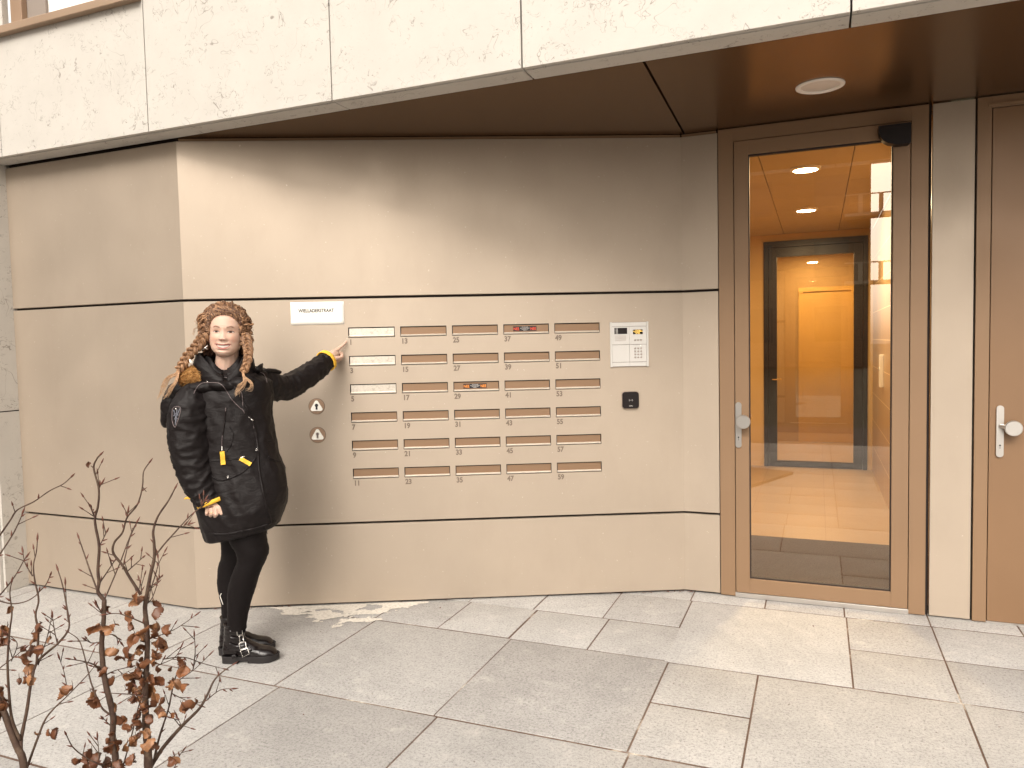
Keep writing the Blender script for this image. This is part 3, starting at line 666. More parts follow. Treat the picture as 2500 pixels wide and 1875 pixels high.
# ---------------------------------------------------------------- the woman pointing at letterbox 1
from mathutils.bvhtree import BVHTree
PX = 1/F_PX
def cr(pts, n):
    """Catmull-Rom through tuples of numbers, n samples"""
    P = [np.array(p, float) for p in pts]; m = len(P)-1; out = []
    for i in range(n):
        t = i/(n-1)*m; k = min(int(t), m-1); u = t-k
        p0, p1, p2, p3 = P[max(k-1, 0)], P[k], P[k+1], P[min(k+2, m)]
        out.append(.5*((2*p1)+(-p0+p2)*u+(2*p0-5*p1+4*p2-p3)*u*u+(-p0+3*p1-3*p2+p3)*u**3))
    return out
def nz(x, y, z): return noise.noise(Vector((x, y, z)))
def ridge(x, y, z):
    a = 1-abs(nz(x, y, z))*2; b = 1-abs(nz(x*2.1+5, y*2.1, z*2.1+3))*2
    return a*a*.7+b*b*.3-.35
def rings_mesh(rings, closed_ends=True):
    n = len(rings[0]); vs = [p for r in rings for p in r]
    fs = [(k*n+i, k*n+(i+1) % n, (k+1)*n+(i+1) % n, (k+1)*n+i) for k in range(len(rings)-1) for i in range(n)]
    if closed_ends: fs += [tuple(range(n-1, -1, -1)), tuple((len(rings)-1)*n+i for i in range(n))]
    return vs, fs
def upright(rows, n=70, m=72, amp=.006, fx=2.2, fz=9, seed=0, expo=2.3, tilt=None):
    """rows: (v, u_left, u_right, Y, half depth) in photo pixels and metres"""
    R = cr(rows, n); out = []
    for i, (v, ul, ur, Y, ry) in enumerate(R):
        c = at((ul+ur)/2, v, Y); rx = (ur-ul)/2*PX*Y; ring = []
        tl = tilt[0]+(tilt[1]-tilt[0])*i/(n-1) if tilt else 0
        for k in range(m):
            a = 2*math.pi*k/m; ca, sa = math.cos(a), math.sin(a)
            q = (abs(ca)**expo+abs(sa)**expo)**(-1/expo)
            w_ = amp*ridge(ca*fx+seed, sa*fx, c.z*fz+ca*1.6) if amp else 0
            ring.append(Vector((c.x+(rx+w_)*ca*q, c.y-(ry+w_)*sa*q, c.z+tl*ca)))
        out.append(ring)
    return out
def limb(pts, n=60, m=36, amp=.006, f=16, seed=0, squash=1.):
    """pts: (px, py, Y, radius m) chained tube with folds across it"""
    R = cr(pts, n); P = [at(r[0], r[1], r[2]) for r in R]; out = []
    t = (P[1]-P[0]).normalized(); u = Vector((0, -1, 0)); u = (u-t*u.dot(t)).normalized(); s_ = 0
    for i, p in enumerate(P):
        if i: s_ += (p-P[i-1]).length
        t2 = (P[min(i+1, n-1)]-P[max(i-1, 0)]).normalized(); u = (t.rotation_difference(t2) @ u); t = t2; u = (u-t*u.dot(t)).normalized(); w_ = t.cross(u); ring = []
        for k in range(m):
            a = 2*math.pi*k/m
            d = amp*ridge(math.cos(a)*1.1+seed, math.sin(a)*1.1+s_*2, s_*f+math.sin(a+seed)*.8) if amp else 0
            ring.append(p+u*math.cos(a)*(R[i][3]*squash+d)+w_*math.sin(a)*(R[i][3]+d))
        out.append(ring)
    return out
def join_rings(mb, rings, ends=True): mb.add(*rings_mesh(rings, ends))
def capsule(mb, a, b, ra, rb, n=14):
    ax = (b-a); L = max(ax.length, 1e-5); t = ax/L; u = t.orthogonal().normalized(); w_ = t.cross(u); rings = []
    for k in range(6): 
        f = math.radians(-80+80*k/5); rings.append((a+t*ra*math.sin(f), ra*math.cos(f)))
    for k in range(6):
        f = math.radians(80*k/5); rings.append((b+t*rb*math.sin(f), rb*math.cos(f)))
    mb.add(*rings_mesh([[c+(u*math.cos(2*math.pi*k/n)+w_*math.sin(2*math.pi*k/n))*r for k in range(n)] for c, r in rings]))
def chain(mb, pts):
    Q = [(at(p[0], p[1], p[2]), p[3]) for p in pts]
    for (a, ra), (b, rb) in zip(Q, Q[1:]): capsule(mb, a, b, ra, rb)
def voxel(mb, size, smooth=6, fac=.5):
    me = pyd('tmp', mb.v, mb.f); bm = bmesh.new(); bm.from_mesh(me); bmesh.ops.recalc_face_normals(bm, faces=bm.faces); bm.to_mesh(me); bm.free()
    o = bpy.data.objects.new('tmp', me); COL.objects.link(o)
    r = o.modifiers.new('r', 'REMESH'); r.mode = 'VOXEL'; r.voxel_size = size
    s_ = o.modifiers.new('s', 'SMOOTH'); s_.iterations = smooth; s_.factor = fac
    e = o.evaluated_get(bpy.context.evaluated_depsgraph_get()); res = bpy.data.meshes.new_from_object(e)
    bpy.data.objects.remove(o); bpy.data.meshes.remove(me); return res
def ellipsoid(mb, c, r, n=24, m=16, rot=None):
    vs = []
    for j in range(1, m):
        f = math.pi*j/m-math.pi/2
        for i in range(n):
            a = 2*math.pi*i/n; p = Vector((r[0]*math.cos(f)*math.cos(a), r[1]*math.cos(f)*math.sin(a), r[2]*math.sin(f)))
            if rot: p = rot @ p
            vs.append(c+p)
    fs = [(j*n+i, j*n+(i+1) % n, (j+1)*n+(i+1) % n, (j+1)*n+i) for j in range(m-2) for i in range(n)]
    fs += [tuple(range(n-1, -1, -1)), tuple((m-2)*n+i for i in range(n))]; mb.add(vs, fs)

nylon = mat("black_nylon", (.0060, .0036, .0036), .58, 0, .25); _v = coord(nylon)
nodes(nylon)[2].inputs["Sheen Weight"].default_value = .0
bump(nylon, tex_noise(nylon, coord(nylon, (1, 1, 2.2)), 13, 4, .5, .8), .45, .010)
knit = mat("black_leggings", (.005, .003, .003), .7, 0, .2)
leather = mat("black_leather", (.006, .0035, .0035), .27, 0, .5); bump(leather, tex_noise(leather, coord(leather), 60, 5), .25, .002)
solem = mat("black_sole", (.012, .009, .009), .65)
yel = mat("yellow_trim", (.80, .46, .04), .7); bump(yel, tex_noise(yel, coord(yel), 120, 4), .4, .001)
silver = mat("silver", (.8, .77, .73), .25, 1)
pipe_m = mat("grey_piping", (.13, .10, .10), .5)
furm = mat("golden_fur", (.42, .20, .045), .85)
hairm = mat("auburn_hair", (.17, .07, .03), .5, 0, .45); _v = coord(hairm)
_a = hairm.node_tree.nodes.new("ShaderNodeVertexColor"); _a.layer_name = "tone"
setc(hairm, mix(hairm, ramp(hairm, tex_noise(hairm, _v, 160, 3, .7), [(.38, g3(.55)), (.62, g3(1.25))]).outputs[0], (.035, .014, .008), _a.outputs[0]))
skinm = mat("skin", (.66, .44, .34), .48, 0, .35); _a = skinm.node_tree.nodes.new("ShaderNodeVertexColor"); _a.layer_name = "skin_tone"
setc(skinm, _a.outputs[0]); sb = nodes(skinm)[2]; sb.inputs["Subsurface Weight"].default_value = .12; sb.inputs["Subsurface Radius"].default_value = (.012, .004, .002); sb.inputs["Subsurface Scale"].default_value = .5
SKIN = (.58, .39, .30)

root_p = Vector((-1.36, 3.67, 0))
person = thing('person', 'person with curly auburn braids in a black parka pointing at letterbox 1', 'person', Matrix.Translation(root_p))
PI_ = person.matrix_world.inverted()
def pchild(o, par=None):
    o.parent = par or person; o.matrix_parent_inverse = (par or person).matrix_world.inverted() if par is None else Matrix.Identity(4)
    return o
# children keep world coordinates: meshes are moved by -root
def pbuild(name, me, m, par=None, smooth=True):
    me.transform(Matrix.Translation(-root_p)) 
    o = link(name, me, m, None, smooth); o.parent = par or person
    return o
def mb_mesh(name, mb):
    me = pyd(name, mb.v, mb.f); bm = bmesh.new(); bm.from_mesh(me); bmesh.ops.recalc_face_normals(bm, faces=bm.faces); bm.to_mesh(me); bm.free(); return me

# ---- head (millimetres, x to the photo's right, y towards the camera, z up from the eye line)
PROF = [(126,1,2,-8),(122,22,20,-35),(110,43,45,-62),(90,62,68,-84),(60,73,84,-98),(30,77,90,-103),(0,77,88,-101),(-20,76,89,-92),(-40,75,90,-80),(-60,71,90,-64),(-80,63,89,-46),(-97,50,86,-28),(-110,35,77,-10),(-117,18,62,12),(-120,2,42,38)]
def gauss(x, z, cx, cz, sx, sz): return math.exp(-((x-cx)/sx)**2/2-((z-cz)/sz)**2/2)
def face_disp(x, z):
    ax = abs(x); d = 0
    if -44 < z < 22:
        t = min(1, max(0, (18-z)/50)); wn_ = 5.5+5.5*t
        d += (2+15*t**1.5)*math.exp(-(x/wn_)**2/2)*(1 if z > -36 else math.exp(-((z+36)/4.6)**2/2))
    d += 6*gauss(ax, z, 11.5, -36, 4.0, 4.5)
    d += -8*gauss(ax, z, 30, -1, 14, 9)+4.2*gauss(ax, z, 32, -1, 10, 5.5)
    d += 2.6*gauss(ax, z, 30, 19, 18, 5)
    d += 6*gauss(ax, z, 39, -33, 15, 13)
    d += -2.6*gauss(ax, z, 27, -52, 5, 10)
    zc = -71.5+13*(x/36)**2
    if ax < 46:
        f = math.exp(-(x/26)**4)
        d += 5*math.exp(-((z-(zc+10.5))/3.4)**2/2)*f+6*math.exp(-((z-(zc-11.5))/4.2)**2/2)*f-1.5*math.exp(-((z-zc)/6)**2/2)*f
    d += 5.5*gauss(x, z, 0, -104, 17, 10)-3*gauss(x, z, 0, -88, 16, 4)
    return d
def lerp3(a, b, t): return tuple(x+(y-x)*max(0, min(1, t)) for x, y in zip(a, b))
def face_col(x, y, z):
    c = SKIN; ax = abs(x)
    if y < 0: return c
    c = lerp3(c, (.52, .22, .15), .45*gauss(ax, z, 41, -36, 15, 12))
    c = lerp3(c, (.60, .28, .22), .35*gauss(x, z, 0, -36, 9, 6))
    # brows
    bz = 19.5+5*math.exp(-((ax-36)/14)**2)-((.06*(ax-30)) if ax > 36 else 0); 
    if 13 < ax < 51: c = lerp3(c, (.13, .05, .025), 1.0*math.exp(-((z-bz)/3.4)**2)*min(1, (ax-13)/5)*min(1, (51-ax)/8))
    # eyes
    ex = ax-32.5; e = 1-(ex/15.5)**2
    if abs(ex) < 20:
        top = 4.6*max(0, e)**.7-.6+.06*ex*(1); bot = -3.2*max(0, e)**.8-.6+.06*ex; zz = z+1
        c = lerp3(c, (.36, .16, .11), .55*gauss(ex, zz, 0, 7, 14, 2.4)); c = lerp3(c, (.45, .22, .17), .5*gauss(ex, zz, 0, -7, 13, 2.2))
        if e > 0 and bot < zz < top:
            c = (.50, .44, .40)
            rr = math.hypot(ex*(1 if x > 0 else 1), zz-.8)
            if rr < 7.0: c = (.07, .035, .025)
            if rr < 2.8: c = (.008, .006, .005)
        if e > -.35:
            c = lerp3(c, (.035, .014, .010), 1.0*math.exp(-((zz-top-.8)/2.0)**2)*min(1, (e+.35)*3)); c = lerp3(c, (.22, .09, .06), .6*math.exp(-((zz-bot)/.9)**2)*max(0, e))
    # nostrils
    c = lerp3(c, (.25, .09, .065), .8*gauss(ax, z, 7.0, -41.5, 3.0, 1.4))
    # mouth
    zc = -71.5+13*(x/36)**2
    if ax < 40:
        h_ = 7.2*max(0, 1-(x/35)**2)**.7; dz = z-zc
        lipu = h_+5.2*max(0, 1-(x/38)**2)**.6; lipd = -(h_+7.5*max(0, 1-(x/32)**2)**.6)
        if lipd < dz < lipu: c = (.38, .135, .11)
        c = lerp3(c, (.22, .06, .05), .5*gauss(ax, z, 37, -60, 3, 2.5))
        if abs(dz) < h_:
            c = (.09, .02, .018)
            tt = min(1, abs(x)/27)
            if ax < 27 and -4.6 < dz < h_-1.2: c = lerp3((.58, .51, .45), (.34, .24, .20), tt**2); 
            if ax < 27 and -4.6 < dz < h_-1.2 and abs(((x+100) % 8.5)-4.25) > 3.85: c = lerp3(c, (.35, .25, .2), .6)
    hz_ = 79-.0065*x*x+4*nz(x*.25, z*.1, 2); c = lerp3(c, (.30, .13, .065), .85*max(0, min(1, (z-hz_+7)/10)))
    # soft crease beside the mouth
    c = lerp3(c, (.46, .24, .18), .5*math.exp(-((ax-(30-(z+40)*.42))/2.2)**2)*math.exp(-((z+50)/12)**2))
    return c
HC0 = at(553.5, 812, 3.665)
HR = Matrix.Rotation(math.radians(10), 3, 'Z') @ Matrix.Rotation(math.radians(3.0), 3, 'Y') @ Matrix.Rotation(math.radians(-2), 3, 'X')
def H2W(x, y, z): return HC0 + HR @ Vector((x*.001, -y*.001, z*.001))
def head_mesh():
    nzv, na = 260, 300; P = np.array(PROF, float); vs = []; cols = []
    # smooth param along z
    for j in range(nzv):
        f = math.pi*(j+.5)/nzv; zt = 3+123*math.cos(f) if True else 0
        zz = zt; a = np.interp(-zz, -P[:, 0], P[:, 1]); fr = np.interp(-zz, -P[:, 0], P[:, 2]); bk = np.interp(-zz, -P[:, 0], P[:, 3])
        if zz > 120: k = math.sqrt(max(0, (126-zz)/6)); 
        yc = (fr*.15+bk*.85+ (fr-bk)*.35); 
        for i in range(na):
            u = i/na*2*math.pi; th = u-.45*math.sin(2*u)*0; s_, c_ = math.sin(th), math.cos(th)
            q = (abs(s_)**2.25+abs(c_)**2.25)**(-1/2.25)
            x = a*s_*q; yy = (fr-yc)*c_*q if c_ > 0 else (yc-bk)*c_*q
            y = yc+yy
            if c_ > 0: y += face_disp(x, zz)*min(1, c_*3)
            vs.append((x, y, zz)); cols.append(face_col(x, y, zz))
    fs = [(j*na+i, j*na+(i+1) % na, (j+1)*na+(i+1) % na, (j+1)*na+i) for j in range(nzv-1) for i in range(na)]
    fs += [tuple(range(na-1, -1, -1)), tuple((nzv-1)*na+i for i in range(na))]
    return [H2W(*v) for v in vs], fs, cols
hv, hf_, hc = head_mesh()
# body under the clothes, neck, arms, hands: remeshed into one skin
bodymb = MB()
chain(bodymb, [(556, 862, 3.665, .052), (552, 905, 3.68, .056), (550, 940, 3.69, .07)])
mbt = MB()
chain(mbt, [(552, 900, 3.68, .055), (550, 960, 3.70, .11), (556, 1060, 3.70, .11), (575, 1160, 3.69, .11), (585, 1240, 3.68, .12)])
chain(mbt, [(500, 945, 3.62, .05), (455, 1060, 3.55, .04), (510, 1210, 3.52, .028)]); chain(mbt, [(620, 940, 3.74, .05), (700, 945, 3.92, .042), (790, 884, 4.24, .027)])
chain(mbt, [(600, 1250, 3.63, .06), (612, 1365, 3.62, .040), (582, 1500, 3.635, .024), (578, 1575, 3.645, .022)]); chain(mbt, [(585, 1250, 3.74, .06), (578, 1365, 3.745, .040), (564, 1500, 3.75, .024), (560, 1570, 3.745, .022)])
hand1 = MB()     # pointing hand
chain(hand1, [(778, 888, 4.20, .0270), (797, 877, 4.265, .0250), (812, 868, 4.32, .0270), (817, 866, 4.34, .0250)])
chain(hand1, [(806, 868, 4.31, .0240), (822, 855, 4.36, .0125), (833, 846, 4.380, .0100), (840, 839.5, 4.392, .0088), (845, 834.5, 4.40, .0066)])
chain(hand1, [(812, 866, 4.33, .0200), (825, 861, 4.372, .0115), (834, 863, 4.385, .0102), (835, 871, 4.375, .0096), (828, 873, 4.36, .0088)])
chain(hand1, [(810, 870, 4.34, .0200), (823, 867, 4.385, .0110), (832, 870, 4.395, .0098), (832, 877, 4.385, .0090), (825, 877, 4.37, .0082)])
chain(hand1, [(808, 874, 4.34, .0190), (819, 873, 4.392, .0102), (826, 877, 4.40, .0088), (826, 882, 4.39, .0080), (820, 881, 4.38, .0072)])
chain(hand1, [(800, 878, 4.27, .0200), (808, 877, 4.285, .0155), (818, 875, 4.298, .0115), (826, 873.5, 4.312, .0100), (832.5, 872, 4.325, .0080)])
hand2 = MB()     # hanging hand, back towards the camera
chain(hand2, [(512, 1212, 3.52, .0270), (518, 1228, 3.515, .0250)])
for (a, b, c_, d_, e_) in (((530, 1232, 3.500, .0150), (536, 1240, 3.492, .0122), (540.5, 1254, 3.488, .0102), (540, 1262, 3.494, .0088), (539, 1267.5, 3.500, .0070)),
                      ((523, 1233, 3.497, .0150), (527, 1243, 3.486, .0125), (528, 1255, 3.480, .0106), (525.5, 1260.5, 3.497, .0094), (523, 1254, 3.516, .0085)),
                      ((516, 1234, 3.499, .0150), (517, 1244.5, 3.488, .0122), (516.5, 1254, 3.482, .0102), (514.5, 1258.5, 3.498, .0090), (513, 1253, 3.516, .0082)),
                      ((509, 1235, 3.505, .0140), (507.5, 1244, 3.494, .0112), (505, 1252, 3.490, .0090), (505, 1255.5, 3.502, .0080), (506, 1250, 3.518, .0072))):
    chain(hand2, [(517, 1222, 3.515, .0230), a, b, c_, d_, e_])
chain(hand2, [(524, 1228, 3.53, .018), (534, 1240, 3.535, .0125), (537, 1251, 3.533, .0100), (536, 1258, 3.527, .0085)])
parts_ = [voxel(mbt, .008, 4), voxel(bodymb, .003, 8), voxel(hand1, .0016, 5, .45), voxel(hand2, .0016, 5, .45)]
V = list(hv); Fc = list(hf_); Cc = list(hc)
for me in parts_:
    b = len(V); V += [v.co.copy() for v in me.vertices]; Fc += [tuple(i+b for i in p.vertices) for p in me.polygons]; Cc += [SKIN]*len(me.vertices)
# ears
for s_ in (-1, 1):
    e_ = MB(); c0 = Vector((s_*79, -8, -16))
    pts = [H2W(c0.x+s_*(6+3*math.cos(a)), c0.y+12*math.sin(a)*-1, c0.z+30*math.cos(a)*.95) for a in np.linspace(.2, 2*math.pi-.9, 18)]
    e_.tube(pts, [.0045]*18, 8); ellipsoid(e_, H2W(*c0), (.005, .012, .026), 12, 8); ellipsoid(e_, H2W(c0.x+s_*4, c0.y+4, c0.z-26), (.005, .007, .008), 10, 8)
    b = len(V); V += [Vector(v) for v in e_.v]; Fc += [tuple(i+b for i in p) for p in e_.f]; Cc += [(.64, .37, .28)]*len(e_.v)
me = pyd('body', V, Fc); ca = me.color_attributes.new("skin_tone", 'FLOAT_COLOR', 'POINT')
ca.data.foreach_set("color", np.array([(*c, 1) for c in Cc], dtype=np.float32).ravel())
body = pbuild('body', me, skinm)
# knuckle creases and nail tone are too small to show; a ring on the hanging hand
mb = MB(); cc = at(516.6, 1251.5, 3.484); mb.tube([cc+Vector((.0110*math.cos(a), .0110*math.sin(a), .001*math.cos(a))) for a in np.linspace(0, 2*math.pi, 20)], .0013, 6)
pbuild('ring', mb_mesh('ring', mb), brass, body)

# ---- parka
pk = MB()
tor = upright([(893, 520, 592, 3.69, .055), (905, 512, 612, 3.69, .07), (918, 498, 634, 3.69, .10), (932, 470, 655, 3.69, .125), (945, 452, 662, 3.69, .138), (975, 448, 664, 3.69, .150), (1020, 448, 662, 3.685, .155), (1060, 450, 667, 3.68, .155), (1110, 458, 677, 3.67, .155),
               (1150, 466, 690, 3.665, .16), (1190, 474, 699, 3.66, .17), (1230, 484, 699, 3.655, .175), (1258, 492, 692, 3.655, .175), (1288, 502, 682, 3.655, .17), (1296, 505, 679, 3.655, .165), (1300, 509, 675, 3.655, .150)],
              n=130, m=110, amp=.011, fx=2.0, fz=7, seed=1.3, expo=2.25, tilt=(0, .033))
join_rings(pk, tor)
armR = limb([(505, 958, 3.64, .045), (482, 968, 3.59, .076), (467, 1006, 3.555, .096), (464, 1060, 3.54, .098), (472, 1120, 3.53, .092), (487, 1170, 3.52, .082), (503, 1206, 3.515, .069), (511, 1222, 3.513, .064), (513.5, 1228, 3.512, .058)], n=110, m=64, amp=.013, f=22, seed=4.2, squash=.80)
join_rings(pk, armR)
armL = limb([(615, 925, 3.74, .065), (645, 938, 3.80, .078), (672, 946, 3.86, .070), (700, 945, 3.93, .066), (735, 928, 4.02, .064), (768, 905, 4.12, .060), (788, 889, 4.19, .056), (797, 882.5, 4.215, .053), (800, 880, 4.225, .048)], n=100, m=56, amp=.011, f=20, seed=8.8)
join_rings(pk, armL)
# hood hanging at the back, seen left of the collar
hd = MB()
def E(px, py, Y, rx, ry, rz, rz_=0): ellipsoid(hd, at(px, py, Y), (rx, ry, rz), 28, 18, Matrix.Rotation(math.radians(rz_), 3, 'Y'))
E(452, 952, 3.70, .085, .10, .055, -12); E(428, 985, 3.71, .060, .09, .095, 12); E(414, 1012, 3.70, .035, .06, .068, 18); E(500, 944, 3.60, .085, .075, .036, -4); E(545, 940, 3.60, .080, .080, .032, 8); E(590, 935, 3.62, .07, .08, .035, 0); E(632, 915, 3.74, .045, .07, .040, 20)
hm = voxel(hd, .005, 10)
_b0 = len(pk.v)
hoodv = []
for v in hm.vertices:
    c = v.co; n_ = v.normal; hoodv.append(c+n_*.007*ridge(c.x*9, c.y*9, c.z*14+2))
pk.add(hoodv, [tuple(p.vertices) for p in hm.polygons])
# collar
def collar(px, py, Y, r0, r1, z0, zs, zf, gap, facing, seed, lean=(0, 0), n=90, m=26):
    c = at(px, py, Y); vs = []
    for j in range(m+1):
        t = j/m
        for i in range(n+1):
            a = facing+gap+(2*math.pi-2*gap)*i/n          # angle, 0 = photo right, going towards the camera at 90
            fro = max(0, math.cos(a-facing)); top = zs+(zf-zs)*fro**4
            r = r0+(r1-r0)*t**.8+.004*math.sin(a*5+seed+t*3)+.006*ridge(math.cos(a)*2+seed, math.sin(a)*2, t*1.5)+.012*math.sin(math.pi*t)
            vs.append(c+Vector((math.cos(a)*r+lean[0]*t, -math.sin(a)*r*.9+lean[1]*t, z0+(top-z0)*t)))
    return vs, [(j*(n+1)+i, j*(n+1)+i+1, (j+1)*(n+1)+i+1, (j+1)*(n+1)+i) for j in range(m) for i in range(n)]
cvs, cfs = collar(546, 905, 3.675, .135, .118, -.055, .088, -.028, .06, math.radians(68), 1.)
cvs2, cfs2 = collar(550, 905, 3.675, .100, .078, -.03, .070, .000, .10, math.radians(74), 2.4)
# chest flap: short raised placket facets follow the body, laid by projection below
parka = None
mb_p = pyd('parka', pk.v, pk.f); bm = bmesh.new(); bm.from_mesh(mb_p); bmesh.ops.recalc_face_normals(bm, faces=bm.faces); bm.to_mesh(mb_p); bm.free()
bvh = BVHTree.FromPolygons([v.co.copy() for v in mb_p.vertices], [tuple(p.vertices) for p in mb_p.polygons])
armbvh = BVHTree.FromPolygons([Vector(v) for v in rings_mesh(armR)[0]], rings_mesh(armR)[1])
torbvh = BVHTree.FromPolygons([Vector(v) for v in rings_mesh(tor)[0]], rings_mesh(tor)[1])
def onto(tree, u, v, off=.0, fall=3.5):
    d = (at(u, v, 1)-Vector((0, 0, CAM_H))).normalized(); h_, n_, i_, ds = tree.ray_cast(Vector((0, 0, CAM_H)), d)
    if h_ is None: return at(u, v, fall)
    return h_-d*off
def lay(tree, pts, n, off=.0, fall=3.5):
    return [onto(tree, q[0], q[1], off, fall) for q in cr(pts, n)]
parka = pbuild('parka', mb_p, nylon)
o = pbuild('collar', mb_mesh('collar', MB().add(cvs, cfs)), nylon, parka); md = o.modifiers.new('t', 'SOLIDIFY'); md.thickness = .014; md.offset = 0
o = pbuild('inner_collar', mb_mesh('inner_collar', MB().add(cvs2, cfs2)), nylon, parka); md = o.modifiers.new('t', 'SOLIDIFY'); md.thickness = .009; md.offset = 0
# stand-up tabs on the far shoulder
mb = MB()
for (pts, r) in (([(628, 905, 3.66), (636, 895, 3.70), (641, 888, 3.72)], [.016, .012, .004]), ([(640, 908, 3.72), (655, 905, 3.76), (672, 906, 3.82), (684, 909, 3.86)], [.012, .013, .012, .009])):
    mb.tube([at(*p) for p in pts], r, 10)
pbuild('shoulder_tab', mb_mesh('shoulder_tab', mb), nylon, parka)
def strip(name, tree, pts, n, rad, m, off, par=parka, rads=None, seg=6):
    mb = MB(); mb.tube(lay(tree, pts, n, off), rads or rad, seg); return pbuild(name, mb_mesh(name, mb), m, par)
strip('piping', bvh, [(473, 961), (478, 951), (486, 940), (496, 935), (512, 934), (532, 935), (543, 941), (552, 953), (566, 975), (583, 993), (593, 1001), (597, 1009)], 70, .0018, pipe_m, .002)
strip('piping', bvh, [(511, 930), (528, 927), (545, 922), (556, 922)], 24, .0020, pipe_m, .003)
strip('piping', bvh, [(632, 907), (644, 913), (650, 925), (652, 934)], 20, .0016, pipe_m, .002)
strip('chest_zipper', torbvh, [(551, 997), (549, 1020), (546, 1045), (543, 1065), (542, 1088)], 40, .0032, M['black'], .002)
strip('zipper_teeth', torbvh, [(543, 1064), (542, 1076), (541.5, 1090)], 16, .0018, pipe_m, .005)
strip('zip_slider', torbvh, [(551, 996), (551, 1004)], 6, .0028, pipe_m, .005); strip('zip_slider', torbvh, [(542, 1090), (542, 1101)], 8, .0042, silver, .004)
strip('front_placket', torbvh, [(590, 975), (605, 1000), (615, 1025), (625, 1060), (630, 1100), (632, 1140), (640, 1190), (652, 1240), (660, 1275)], 90, .0075, nylon, -.001)
strip('front_placket', torbvh, [(566, 920), (576, 950), (592, 975)], 30, .0085, nylon, .000)
strip('zip_slider', torbvh, [(607, 1018), (614, 1024), (618, 1027)], 10, .0045, silver, .005, rads=[.0015]*5+[.004]*5)
strip('drawcord', torbvh, [(615, 1027), (618, 1035), (620, 1046)], 12, .0013, pipe_m, .004)
strip('drawcord', torbvh, [(584, 953), (590, 960), (592, 975), (593, 992)], 20, .0014, pipe_m, .008)
strip('pocket_seam', torbvh, [(512, 1127), (540, 1124), (575, 1121), (585, 1120)], 40, .0028, nylon, .001)
strip('pocket_flap', torbvh, [(513, 1160), (535, 1172), (560, 1168), (590, 1154), (610, 1136), (624, 1118)], 60, .0050, nylon, .000)
strip('pocket_flap', torbvh, [(655, 1115), (668, 1122), (684, 1127)], 24, .0055, nylon, .002)
strip('seam', torbvh, [(560, 1040), (570, 1062), (562, 1090), (552, 1104)], 40, .0022, nylon, .001)
strip('hem_band', torbvh, [(512, 1303), (550, 1304), (590, 1297), (630, 1288), (674, 1272)], 70, .0065, nylon, -.002)
strip('hem_cord', torbvh, [(646, 1285), (651, 1298), (653, 1303)], 8, .0016, nylon, .003)
# yellow zip pulls
def ribbon(name, tree, a, b, w_, m, off, par=parka):
    A = onto(tree, *a, off); B_ = onto(tree, *b, off); d = (B_-A); Ln = d.length; t = d/Ln; vw = (A-Vector((0, 0, CAM_H))).normalized(); s_ = t.cross(vw).normalized()*w_/2; nn = -vw*.0018
    mb = MB(); k = 6; vs = []
    for i in range(k+1):
        p = A+d*i/k+nn*math.sin(i*1.1)*1.2; vs += [p-s_, p+s_, p+s_+nn, p-s_+nn]
    fs = [(0, 1, 2, 3), (k*4+3, k*4+2, k*4+1, k*4)]+[(i*4+q, i*4+(q+1) % 4, (i+1)*4+(q+1) % 4, (i+1)*4+q) for i in range(k) for q in range(4)]
    mb.add(vs, fs); return pbuild(name, mb_mesh(name, mb), m, par, False)
ribbon('pull_tab', torbvh, (542, 1102), (545, 1134.5), .0205, yel, .008); ribbon('pull_tab', torbvh, (586, 1119), (612.5, 1134), .0185, yel, .010)
strip('zip_slider', torbvh, [(586, 1119), (592, 1116), (598, 1114)], 8, .0026, silver, .009)
for (u, v) in ((556, 1164.5), (626, 1098), (506, 933.5)):
    c = onto(bvh, u, v, .004); mb = MB(); mb.tube([c+Vector((.0042*math.cos(a), 0, .0042*math.sin(a))) for a in np.linspace(0, 2*math.pi, 14)], .0013, 6); pbuild('snap_button', mb_mesh('snap_button', mb), silver, parka)
# elbow patch with grey emblem and pen pocket on the near sleeve
strip('sleeve_patch', armbvh, [(421, 999), (420, 1015), (421, 1030), (427, 1043), (433, 1030), (438, 1015), (441, 998), (436, 993), (426, 994), (421, 999)], 50, .0020, pipe_m, .002)
embm = mat("grey_emblem", (.12, .125, .15), .6)
mb = MB()
for pts in ([(424, 1001), (427, 1012), (429, 1022), (428, 1038)], [(440, 997), (434, 1010), (430, 1022)], [(423, 1016), (430, 1010), (436, 1014)], [(426, 1024), (430, 1020), (434, 1023)], [(432, 1000), (431, 1012), (430, 1030)]):
    L_ = lay(armbvh, pts, 14, .003, 3.47); mb.tube(L_, [.0030-.0018*abs(i/13-.4) for i in range(14)], 6)
pbuild('emblem', mb_mesh('emblem', mb), embm, parka)
mb = MB(); c = onto(armbvh, 429.5, 998.5, .003); ellipsoid(mb, c, (.004, .003, .0045), 10, 8); pbuild('snap_button', mb_mesh('snap_button', mb), silver, parka)
